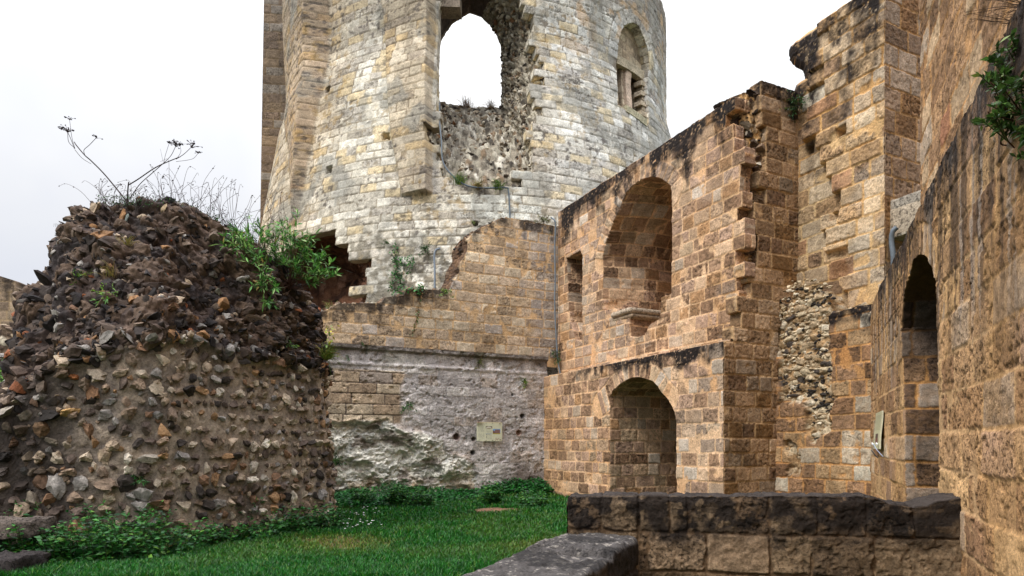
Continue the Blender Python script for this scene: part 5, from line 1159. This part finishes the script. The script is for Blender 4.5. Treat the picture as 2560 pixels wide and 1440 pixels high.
# grassy tufts
def grass_tuft(B, p, n, L, cols, seed, spread=.6, drift=(0, 0, 0), w=.004):
    r = np.random.default_rng(seed)
    for k in range(n):
        d = r.normal(size=3) * spread + np.array([0, -.1, 1.]) + np.array(drift); d /= np.linalg.norm(d); l = L * r.uniform(.4, 1.1); q = np.array(p) + r.normal(size=3) * np.array([.04, .02, .01]) * L * 4
        e = q + d * l; m = q + d * l * .55 + [0, 0, l * .06]; e = e - np.array([0, 0, 1]) * l * .2
        tube(B, smooth_path([q, m, e], 3), w, w * .3, 3, palcols(cols, 1, seed + k)[0])
DRY = [('#a08a4a', 2), ('#7a7a34', 2), ('#6f5a38', 2), ('#8f8a3c', 1)]
def on2(px, py, d=2.15):
    u, v = TW.uv(px, py, -d); return TW.pos(np.array([u]), np.array([v]), np.array([-d]))[0]
TFT = [(ruin_point(800, 895)[0] + np.array([.05, .1, 0]), 110, .42, [('#8a9a3a', 3), ('#5f7a2a', 2), ('#b09a50', 1)], (.7, -.2, 0), 'yellow green grass tuft hanging from the right edge of the ruin'),
       (on(BW, 835, 772, -.3), 60, .38, [('#7a8f35', 3), ('#8f7a4a', 2)], (0, 0, 0), 'grass tuft with dry stalks at the mouth of the hole in the keep foot'),
       (on2(1165, 268), 90, .5, [('#7d5a3a', 3), ('#8f7a50', 2)], (0, -.4, 0), 'brown dry grass on the sill of the breached window'), (on2(1225, 270), 70, .4, [('#7d5a3a', 3), ('#8f7a50', 2)], (0, -.4, 0), 'shorter brown dry grass at the right end of the breached window sill'),
       (on(TW, 1150, 462, .05), 110, .5, YG, (.2, -.3, 0), 'green grass on the lower lip of the breach, left clump'), (on(TW, 1195, 474, .05), 120, .46, DRY, (0, -.3, 0), 'yellowed grass on the lower lip of the breach, middle clump'), (on(TW, 1245, 474, .05), 120, .46, YG, (0, -.3, 0), 'green grass on the lower lip of the breach, right clump')]
for i, (p, n, L, cols, dr_, lab) in enumerate(TFT):
    B = MB(); grass_tuft(B, p, n, L, cols, 700 + i * 9, .55, dr_, .006); props(B.build('grass_tuft', M_stem, origin=tuple(p)), lab, 'grass tuft', 'grass tufts on the ruins')
for i, (px, py, L, cols, lab) in enumerate(((318, 615, .25, DRY, 'dry yellow tuft high on the dark face of the ruin'), (205, 700, .22, YG, 'bright green seedling left on the ruin face'), (268, 748, .3, [('#7fae3a', 3), ('#4f8a2a', 2)], 'lime green leafy plant on the ruin face'), (275, 690, .3, DRY, 'straw coloured drooping tuft on the ruin face'),
                                            (348, 1200, .12, GR, 'tiny green sprig among the flint rows'), (225, 1285, .4, GR, 'slender green plant climbing the flint rows'), (75, 1280, .3, GR, 'green weed above the layered slab at the left edge'), (715, 865, .2, YG, 'small yellow green sprig on the broken lip of the ruin'))):
    p, nr_ = ruin_point(px, py); B = MB(); 
    if i in (0, 3): grass_tuft(B, p, 40, L, cols, 760 + i, .7, tuple(nr_ * .6), .004)
    else: tuft(B, p, nr_, L, 70, .07, cols, 770 + i * 3, .25)
    props(B.build('ruin_plant', [M_leaf, M_stem], origin=tuple(p)), lab, 'small plant', 'plants on the face of the ruin')
# bushy shrub on the ruin's right shoulder
def rosette_shrub(name, base, tips, leaf, cols, seed, label, cat, stemcol='#5a3d30', nl=16, lw=.2, rmain=.011):
    B1, B2 = MB(), MB(); r = np.random.default_rng(seed); P = []; D = []; base = np.array(base)
    for t in tips:
        t = np.array(t); m = base + (t - base) * .5 + r.normal(size=3) * .05 + np.array([0, 0, -.06]); path = smooth_path([base + r.normal(size=3) * .04, m, t], 6)
        tube(B1, path, rmain, .004, 4, lin(stemcol) * r.uniform(.7, 1.3)); d0 = path[-1] - path[-4]; d0 /= np.linalg.norm(d0)
        for k in range(3):
            e = t + (r.normal(size=3) * .8 + d0 * .3 + [0, 0, .2]) * leaf * .9; tube(B1, [path[-5], (path[-5] + e) / 2, e], .005, .003, 3, lin('#4f5a2c'))
            for j in range(nl):
                q = r.random() ** .7; P.append(path[-5] + (e - path[-5]) * (.35 + .65 * q)); a = r.normal(size=3); a = a / np.linalg.norm(a) + d0 * .6 + [0, 0, .35]; D.append(a)
    Lf = leaf * r.uniform(.55, 1.15, len(P)); leaves(B2, P, D, Lf, Lf * lw, c4(gpal(len(P), seed + 1, cols)), seed + 2, .35)
    o = root(name, tuple(float(x) for x in base), label, cat); B1.build('stems', M_stem, o); B2.build('leaves', M_leaf, o); return o
SH = [('#528a38', 3), ('#6ca048', 3), ('#356428', 2), ('#9abc6c', 1.6), ('#8a7a40', .5)]
Ys = 11.6
r = np.random.default_rng(51)
tp_ = [(590, 592), (612, 605), (625, 640), (640, 625), (655, 575), (668, 640), (672, 590), (690, 575), (700, 610), (600, 618), (575, 598), (640, 655), (690, 640), (820, 665), (810, 700), (745, 700), (770, 690), (712, 580), (725, 600), (735, 570), (745, 620), (752, 595), (765, 640), (778, 615), (790, 635), (802, 650), (812, 655), (795, 690), (780, 700), (668, 705), (680, 715), (668, 762), (655, 700),
       (700, 640), (725, 650), (645, 600), (720, 625), (760, 660), (740, 655)]
def front_of_ruin(x, y, off):
    q = ruin_point(x, y)[0]; e = at(x, y, q[1]); d = np.linalg.norm(e - q); return at(x, y, (q[1] - off) if d < .12 else 11.3 - off * .5)
rosette_shrub('shoulder_shrub', front_of_ruin(722, 716, .02), [front_of_ruin(x, y, r.uniform(.1, .45)) for x, y in tp_], .16, SH, 52, 'bright green narrow leaved shrub on the right shoulder of the flint ruin', 'shrub')
B = MB(); 
for k in range(26):
    b = at(700 + r.uniform(-40, 40), 620, Ys); t = at(680 + r.uniform(-25, 60), r.uniform(470, 580), Ys + r.uniform(-.2, .2)); pth = smooth_path([b, (b + t) / 2 + r.normal(size=3) * .04, t], 4); tube(B, pth, .004, .0015, 3, lin('#4a3028'))
    for q in range(9): p = pth[r.integers(3, len(pth))]; leaves(B, [p], [r.normal(size=3)], np.array([.025]), np.array([.014]), c4(lin('#5a4030')[None]), k * 10 + q)
props(B.build('dead_stalks', M_stem), 'thin brown dead flower stalks standing above the green shrub', 'dry plant')
# shrub on the ledge at the top right and bare twigs above it
r = np.random.default_rng(61); b = at(2640, 330, 3.75)
tp2 = [at(x, y, 3.6 + r.uniform(-.3, .15)) for x, y in ((2475, 205), (2500, 150), (2530, 120), (2555, 90), (2500, 190), (2530, 180), (2560, 160), (2490, 250), (2515, 230), (2545, 230), (2500, 290), (2530, 280), (2560, 270), (2520, 320), (2550, 310), (2470, 280), (2560, 340), (2535, 210), (2560, 210), (2580, 400), (2590, 120))]
rosette_shrub('ledge_shrub', b, tp2, .055, [('#3a5a22', 3), ('#4f7230', 2), ('#2a421c', 3), ('#70803a', .8)], 62, 'green small leaved shrub hanging in from the right edge high on the near wall', 'shrub', nl=22, lw=.42, rmain=.006)
B = MB()
for k in range(22):
    x0, y0 = 2640, r.uniform(-30, 40); x1, y1 = r.uniform(2400, 2520), r.uniform(-20, 50); p0, p1 = at(x0, y0, 3.7), at(x1, y1, 3.7); m = (p0 + p1) / 2 + r.normal(size=3) * .03
    pt_ = smooth_path([p0, m, p1], 5); tube(B, pt_, .0028, .001, 3, lin('#4a3626'))
    q = pt_[6]; e = q + (p1 - q) * .6 + r.normal(size=3) * .04; tube(B, [q, (q + e) / 2, e], .0015, .0008, 3, lin('#4a3626'))
props(B.build('bare_twigs', M_stem), 'bare brown twigs hanging in at the top right corner', 'twigs')
# dry umbel plant on top of the ruin ------------------------------------------------------------------
UY = 10.1; U0 = lambda x, y, d=0: at(x, y, UY + d)
um = root('dried_umbel', tuple(float(x) for x in at(318, 508, UY)), 'tall dried hogweed skeleton with branching stalks on the ruin top', 'dry plant')
lines = [([(318, 505), (290, 470), (258, 432), (228, 402), (212, 388), (190, 362), (186, 355)], .011, .005), ([(318, 505), (320, 470), (322, 455)], .012, .006), ([(322, 462), (345, 448), (380, 424), (402, 412), (425, 402), (450, 392)], .009, .005),
         ([(318, 505), (335, 480), (352, 458), (380, 433), (410, 407)], .006, .004), ([(186, 372), (178, 350), (168, 330), (153, 322)], .004, .003), ([(188, 371), (172, 355), (169, 330)], .004, .003), ([(187, 370), (180, 345), (174, 300)], .004, .002), ([(212, 388), (210, 375), (224, 362), (241, 344)], .004, .003),
         ([(228, 410), (205, 395), (187, 374)], .003, .003), ([(410, 407), (413, 390), (423, 358)], .003, .002), ([(410, 407), (428, 388), (440, 364)], .004, .003), ([(442, 397), (452, 380), (450, 364)], .003, .002), ([(440, 398), (460, 385), (480, 366)], .005, .003), ([(440, 404), (470, 400), (485, 395), (496, 382)], .003, .002), ([(409, 408), (405, 392), (401, 372)], .002, .001)]
B = MB()
for i, (pts, a, b_) in enumerate(lines): tube(B, smooth_path([U0(x, y, .05 * math.sin(i * 2 + j)) for j, (x, y) in enumerate(pts)], 5), a * 1.05, b_ * 1.4, 5, lin('#3b2a28'))
B.build('stalks', M_stem, um)
r = np.random.default_rng(71)
for (x, y, s) in ((153, 322, .05), (169, 326, .1), (174, 297, .05), (241, 343, .045), (423, 357, .035), (440, 361, .1), (450, 362, .05), (481, 364, .1), (496, 381, .045)):
    B = MB(); c = U0(x, y, 0)
    for k in range(26 if s > .06 else 12):
        e = c + np.array([r.normal() * s * .6, r.normal() * s * .6, s * (.1 + .35 * r.random())]); tube(B, [c - [0, 0, s * .4], (c + e) / 2, e], .003, .002, 3, lin('#3b2a28'))
        stones(B, e[None], np.array([[0, 0, 1.]]), np.array([[1., 0, 0]]), np.array([.015]), lin('#2a1e20')[None], k)
    B.build('seed_head', M_stem, um)
# wispy stalks and low leaves on the ruin top
B = MB(); r = np.random.default_rng(81)
for k in range(150):
    x = r.uniform(235, 720); y = np.interp(x, [235, 320, 440, 560, 640, 740], [510, 512, 524, 560, 615, 690]); d = r.uniform(-.2, .3); b = at(x, y + 8, UY + (x - 300) / 420 * 1.2 + d); hh = r.uniform(.2, .75) * (1.15 if 400 < x < 650 else .6)
    t = b + np.array([r.normal() * .22, r.normal() * .1, hh]); m = (b + t) / 2 + np.array([r.normal() * .05, 0, hh * .15]); e = t + np.array([r.normal() * .08, 0, -.03]); pth = smooth_path([b, m, t, e], 4); tube(B, pth, .004, .002, 3, lin('#57484a'))
    if r.random() < .7:
        for q in range(r.integers(1, 4)): stones(B, pth[-1 - q * 3][None], np.array([[0, 0, 1.]]), np.array([[1., 0, 0]]), np.array([r.uniform(.008, .016)]), lin('#3a2c2c')[None], k + q)
props(B.build('wispy_stalks', M_stem), 'thin wispy dry stalks with tiny seed heads along the ruin top', 'dry plants', kind='stuff')
B = MB(); n = 2600; x = r.uniform(240, 700, n); y = np.interp(x, [240, 320, 440, 560, 640, 740], [506, 508, 518, 556, 612, 685]); dens = np.interp(x, [240, 300, 420, 500, 600, 700], [.4, 1, 1, .5, .7, 1]); k = r.random(n) < dens; x, y = x[k], y[k]; n = len(x)
P = np.stack([at(a, b - abs(r.normal()) * 14 + 6, UY + (a - 300) / 420 * 1.2 + r.uniform(-.3, .3)) for a, b in zip(x, y)]); leaves(B, P, r.normal(size=(n, 3)) + [0, 0, .5], r.uniform(.02, .05, n), r.uniform(.012, .025, n), c4(gpal(n, 82, [('#24401c', 3), ('#38602a', 3), ('#4a3a2c', 2), ('#1c2a18', 2)])), 83)
props(B.build('ruin_top_cover', M_leaf), 'low dark leaves and moss covering the top of the ruin', 'ground cover', kind='stuff')
B = MB(); p = at(185, 575, 10.0)
for k in range(7):
    e = at(135 + k * 9, [562, 566, 580, 600, 545, 590, 560][k], 9.9); pth = smooth_path([p, (p + e) / 2 + [0, 0, .03], e], 5); tube(B, pth, .003, .0015, 3, lin('#3a3a22'))
    for q in range(3, len(pth)):
        for s in (-1, 1): leaves(B, [pth[q]], [[.1 * s, 0, s]], np.array([.035]), np.array([.02]), c4(lin('#2c3a20')[None]), k * 20 + q)
props(B.build('leafy_sprigs', [M_stem]), 'thin leafy sprigs poking out from the left edge of the ruin against the sky', 'small plant')
# ivy on the keep's foot and on the tan wall
def ivy(fr, lines, seed, lab, hs=.05, sp=.1, cols=GR, den=26):
    B = MB(); r = np.random.default_rng(seed); P = []
    for L in lines:
        q = [on(fr, x, y, hs) for x, y in L]; pth = smooth_path(q, 8); tube(B, pth, .006, .003, 4, lin('#4a3a26'), 1)
        for p in pth:
            for _ in range(den // 8 + 1): P.append(p + r.normal(size=3) * sp)
    n = len(P); leaves(B, P, r.normal(size=(n, 3)) + [0, -1, -.3], r.uniform(.05, .1, n), r.uniform(.045, .08, n), c4(gpal(n, seed + 1, cols)), seed + 2, .6); o = B.build('ivy_vine', [M_leaf, M_stem]); props(o, lab, 'ivy', 'ivy on the masonry')
ivy(TW, [[(992, 615), (991, 650), (996, 680), (985, 705), (984, 735)], [(991, 680), (1003, 700), (1005, 735)], [(993, 650), (1012, 660), (1030, 650), (1022, 690)]], 91, 'green ivy trailing down the pale foot of the keep', .12, .07, GR, 40)
ivy(BW, [[(1050, 715), (1052, 738), (1045, 770), (1040, 800), (1030, 835)]], 94, 'thin reddish ivy strand hanging down the tan ashlar wall', .04, .025, [('#5a6a2a', 2), ('#7a5a2c', 2), ('#3a6a24', 1)], 10)
ivy(BW, [[(1055, 715), (1048, 735)], [(1060, 718), (1030, 722), (1000, 726)]], 97, 'clump of ivy on the stepped top of the back wall', .04, .06, GR, 20)
ivy(BW, [[(770, 920), (790, 900), (815, 850), (820, 825)]], 99, 'yellowing creeper with autumn leaves between the ruin and the back wall', .35, .06, [('#b0a030', 2), ('#8f9a30', 2), ('#5a7a2a', 2)], 16)
# greenery at the far left
r = np.random.default_rng(95); B = MB(); n = 900; P = np.stack([at(r.uniform(-40, 48), r.uniform(915, 1010), 13.8 + r.uniform(-.5, .5)) for _ in range(n)]); leaves(B, P, r.normal(size=(n, 3)) + [0, 0, .6], r.uniform(.1, .3, n), r.uniform(.03, .06, n), c4(gpal(n, 96, [('#4a7a24', 3), ('#6a9a30', 2), ('#35601e', 2), ('#8a9a40', 1)])), 97)
props(B.build('fern_clump', M_leaf), 'bright green ferny plants on the terrace left of the ruin', 'fern')

# ================================================================== pipes and panels
def pipe(pts, rad, lab, col='#6f7880'):
    B = MB(); pth = smooth_path(pts, 8); tube(B, pth, rad, rad, 8, lin(col)); props(B.build('conduit_pipe', M_pipe), lab, 'pipe', 'grey conduit pipes'); return pth
pipe([on(BW, 1376, 545, .05), on(BW, 1382, 562, .16), on(BW, 1383, 620, .1), on(BW, 1384, 700, .1), on(BW, 1382, 760, .12), on(BW, 1386, 850, .12), on(BW, 1389, 900, .14), on(BW, 1392, 935, .2)], .026, 'long thin grey pipe running down the corner between the two tan walls')
pipe([on(TW, 1096, 250, -.2), on(TW, 1098, 300, -.05), on(TW, 1104, 350, .05), on(TW, 1108, 405, .08), on(TW, 1130, 440, .1), on(TW, 1165, 466, .1), on(TW, 1210, 474, .12), on(TW, 1262, 472, .1), on(TW, 1270, 480, .08), on(TW, 1273, 520, .07), on(TW, 1274, 545, .07)], .026, 'grey pipe curving round the left and lower edge of the breach', '#4e5a62')
pipe([on(TW, 1101, 624, .1), on(TW, 1093, 630, .2), on(TW, 1089, 645, .2), on(TW, 1090, 680, .2), on(TW, 1090, 725, .2)], .034, 'short grey hooked pipe at the foot of the keep')
o = pipe([on(W2U, 2251, 570, .1), on(W2U, 2242, 583, .12), on(W2U, 2238, 605, .1), on(W2U, 2240, 640, .08), on(W2U, 2238, 665, .05)], .045, 'short ribbed grey pipe under the window sill in the right corner')
def flat_grid(fr, u0, v0, w, h, paint, H, nx, ny, thick=.012):
    B = MB(); U, V = np.meshgrid(np.linspace(0, 1, nx), np.linspace(0, 1, ny)); c = paint(U, V); Hh = H(U, V)
    B.add(fr.pos(u0 + U * w, v0 + V * h, Hh).reshape(-1, 3), c.reshape(-1, 3), gridfaces(nx, ny).reshape(-1, 4), 0, False)
    B.add(fr.pos(u0 + U * w, v0 + V * h, Hh - thick).reshape(-1, 3), lin('#b8b49a'), gridfaces(nx, ny).reshape(-1, 4), 0, False)
    i = np.arange(nx * ny).reshape(ny, nx); ri_ = np.concatenate([i[0], i[1:, -1], i[-1, -2::-1], i[-2:0:-1, 0]]); k = len(ri_)
    a = fr.pos(u0 + U * w, v0 + V * h, Hh).reshape(-1, 3)[ri_]; b = fr.pos(u0 + U * w, v0 + V * h, Hh - thick).reshape(-1, 3)[ri_]
    B.add(np.vstack([a, b]), lin('#cfccb0'), np.stack([np.arange(k), np.roll(np.arange(k), -1), np.roll(np.arange(k), -1) + k, np.arange(k) + k], 1)); return B
def paint1(U, V):
    c = np.ones(U.shape + (3,)) * lin('#dcdcbe'); c = mixc(c, lin('#d8c79a'), sst(.88, 1., V) * .6)
    def rect(x0, x1, y0, y1, col, k=1.): c[(U >= x0) & (U <= x1) & (V >= y0) & (V <= y1)] = lin(col) * k
    def lines_(x0, x1, y0, y1, n, col):
        m = (U >= x0) & (U <= x1) & (V >= y0) & (V <= y1); ph = (V - y0) / (y1 - y0) * n; rag = hsh(np.floor(ph).astype(int), np.floor(U * 34).astype(int), 3); mm = m & (ph % 1 > .45) & (rag > .18); c[mm] = c[mm] * .25 + lin(col) * .75
    lines_(.06, .29, .08, .80, 22, '#a9aa92'); lines_(.34, .58, .42, .64, 8, '#a9aa92'); lines_(.40, .58, .1, .36, 8, '#b2b39a')
    rect(.06, .065, .73, .79, '#7a4a30'); rect(.34, .59, .37, .395, '#4f6f9a')
    rect(.34, .59, .66, .78, '#5a5236'); m = (np.hypot((U - .46) / .11, (V - .69) / .07) < 1) & (V > .67); c[m] = lin('#dcd8c8'); rect(.40, .54, .665, .70, '#8f7a4c')
    rect(.62, .93, .37, .65, '#7fb2e0'); rect(.62, .93, .37, .44, '#b0a83a'); rect(.70, .91, .42, .62, '#8a6a66'); m = (U > .62) & (U < .72) & (V > .42) & (V < .56 - .6 * (U - .64)); c[m] = lin('#7d5a58')
    for y in (.32, .24, .16): rect(.355, .385, y, y + .03, '#33302c')
    m = np.abs(V - (.885 + .01 * np.sin(U * 90))) < .008; m &= (U > .08) & (U < .3); c[m] = lin('#8a6f58')
    m = np.abs(V - (.09 + .035 * np.sin(U * 75) + .03 * np.sin(U * 31))) < .012; m &= (U > .70) & (U < .96); c[m] = lin('#7a3a34')
    m = np.abs(V - (.14 + .03 * np.sin(U * 60))) < .01; m &= (U > .72) & (U < .84); c[m] = lin('#8f6a58')
    rect(0, .06, .97, 1, '#a03a34'); return c
u0, v0 = BW.uv(1189, 1103); u1, v1 = BW.uv(1252, 1056); v0b = BW.uv(1252, 1103)[1]
ip = root('information_panel', tuple(float(x) for x in on(BW, 1220, 1103, .1)), 'faded cream information panel with text and two small pictures on the plastered wall', 'sign')
flat_grid(BW, u0, v0, u1 - u0, v1 - v0, paint1, lambda U, V: .09 + .05 * np.exp(-((U - .05) ** 2 + (V - 1) ** 2) / .02) + .02 * np.sin(U * 3), 130, 96).build('printed_board', M_panel, ip)
for (a, b) in ((.07, .06), (.35, .045), (.6, .045), (.93, .08), (.35, .93), (.6, .93), (.9, .93)):
    B = MB(); c = BW.pos(np.array([u0 + a * (u1 - u0)]), np.array([v0 + b * (v1 - v0)]), np.array([.12]))[0]; tube(B, [c, c + np.array([nb[0], nb[1], 0]) * -.02, c + np.array([nb[0], nb[1], 0]) * -.04], .012, .012, 8, lin('#77706a') if b > .06 or a != .07 else lin('#e0e0e0')); B.build('bolt', M_metal, ip)
for (p, q) in (((1248, 1057), (1262, 1046)), ((1190, 1102), (1183, 1109)), ((1190, 1056), (1176, 1042))): B = MB(); tube(B, [on(BW, *p, .12), on(BW, (p[0] + q[0]) / 2, (p[1] + q[1]) / 2, .08), on(BW, *q, .03)], .005, .005, 4, lin('#8a8a8a')); B.build('fixing_wire', M_metal, ip)
def paint2(U, V):
    c = np.ones(U.shape + (3,)) * lin('#c9c8a4'); m = (U > .3) & (U < .7) & (V > .15) & (V < .42); c[m] = lin('#6a2c30'); m = (U > .1) & (U < .9) & (V > .5) & (V < .9) & ((V * 30) % 1 > .5); c[m] = lin('#a0a080'); m = (U > .3) & (U < .7) & (V > .3) & (V < .42); c[m] = lin('#3a2c34'); return c
ua, va = RWL.uv(2197, 1122); ub, _ = RWL.uv(2213, 1118); vb = RWL.uv(2205, 1030)[1]
ip2 = root('leaning_panel', tuple(float(x) for x in on(RWL, 2205, 1122, .1)), 'cream information panel seen edge on, coming away from the right wall beside the niche', 'sign')
flat_grid(RWL, ua, va, ub - ua, vb - va, paint2, lambda U, V: .05 + .025 * (1 - V) ** 2 + .008 * np.sin(V * 5), 30, 60, .02).build('printed_board', M_panel, ip2)
for a in (.12, .85):
    B = MB(); c = RWL.pos(np.array([ua + a * (ub - ua)]), np.array([va + .07]), np.array([.1]))[0]; stones(B, c[None], np.array([[nr[0], nr[1], 0]]), np.array([[0, 0, 1.]]), np.array([.035]), lin('#e6e6e8')[None], 3, flat=1., tilt=0); B.build('bolt_cap', M_panel, ip2)
B = MB(); tube(B, [on(RWL, 2215, 1110, .16), on(RWL, 2216, 1125, .12), on(RWL, 2218, 1142, .05)], .008, .006, 4, lin('#9aa4b8')); B.build('fixing_wire', M_metal, ip2); B = MB(); tube(B, [on(RWL, 2200, 1125, .12), on(RWL, 2200, 1145, .03)], .01, .01, 4, lin('#8a8a90')); B.build('fixing_rod', M_metal, ip2)
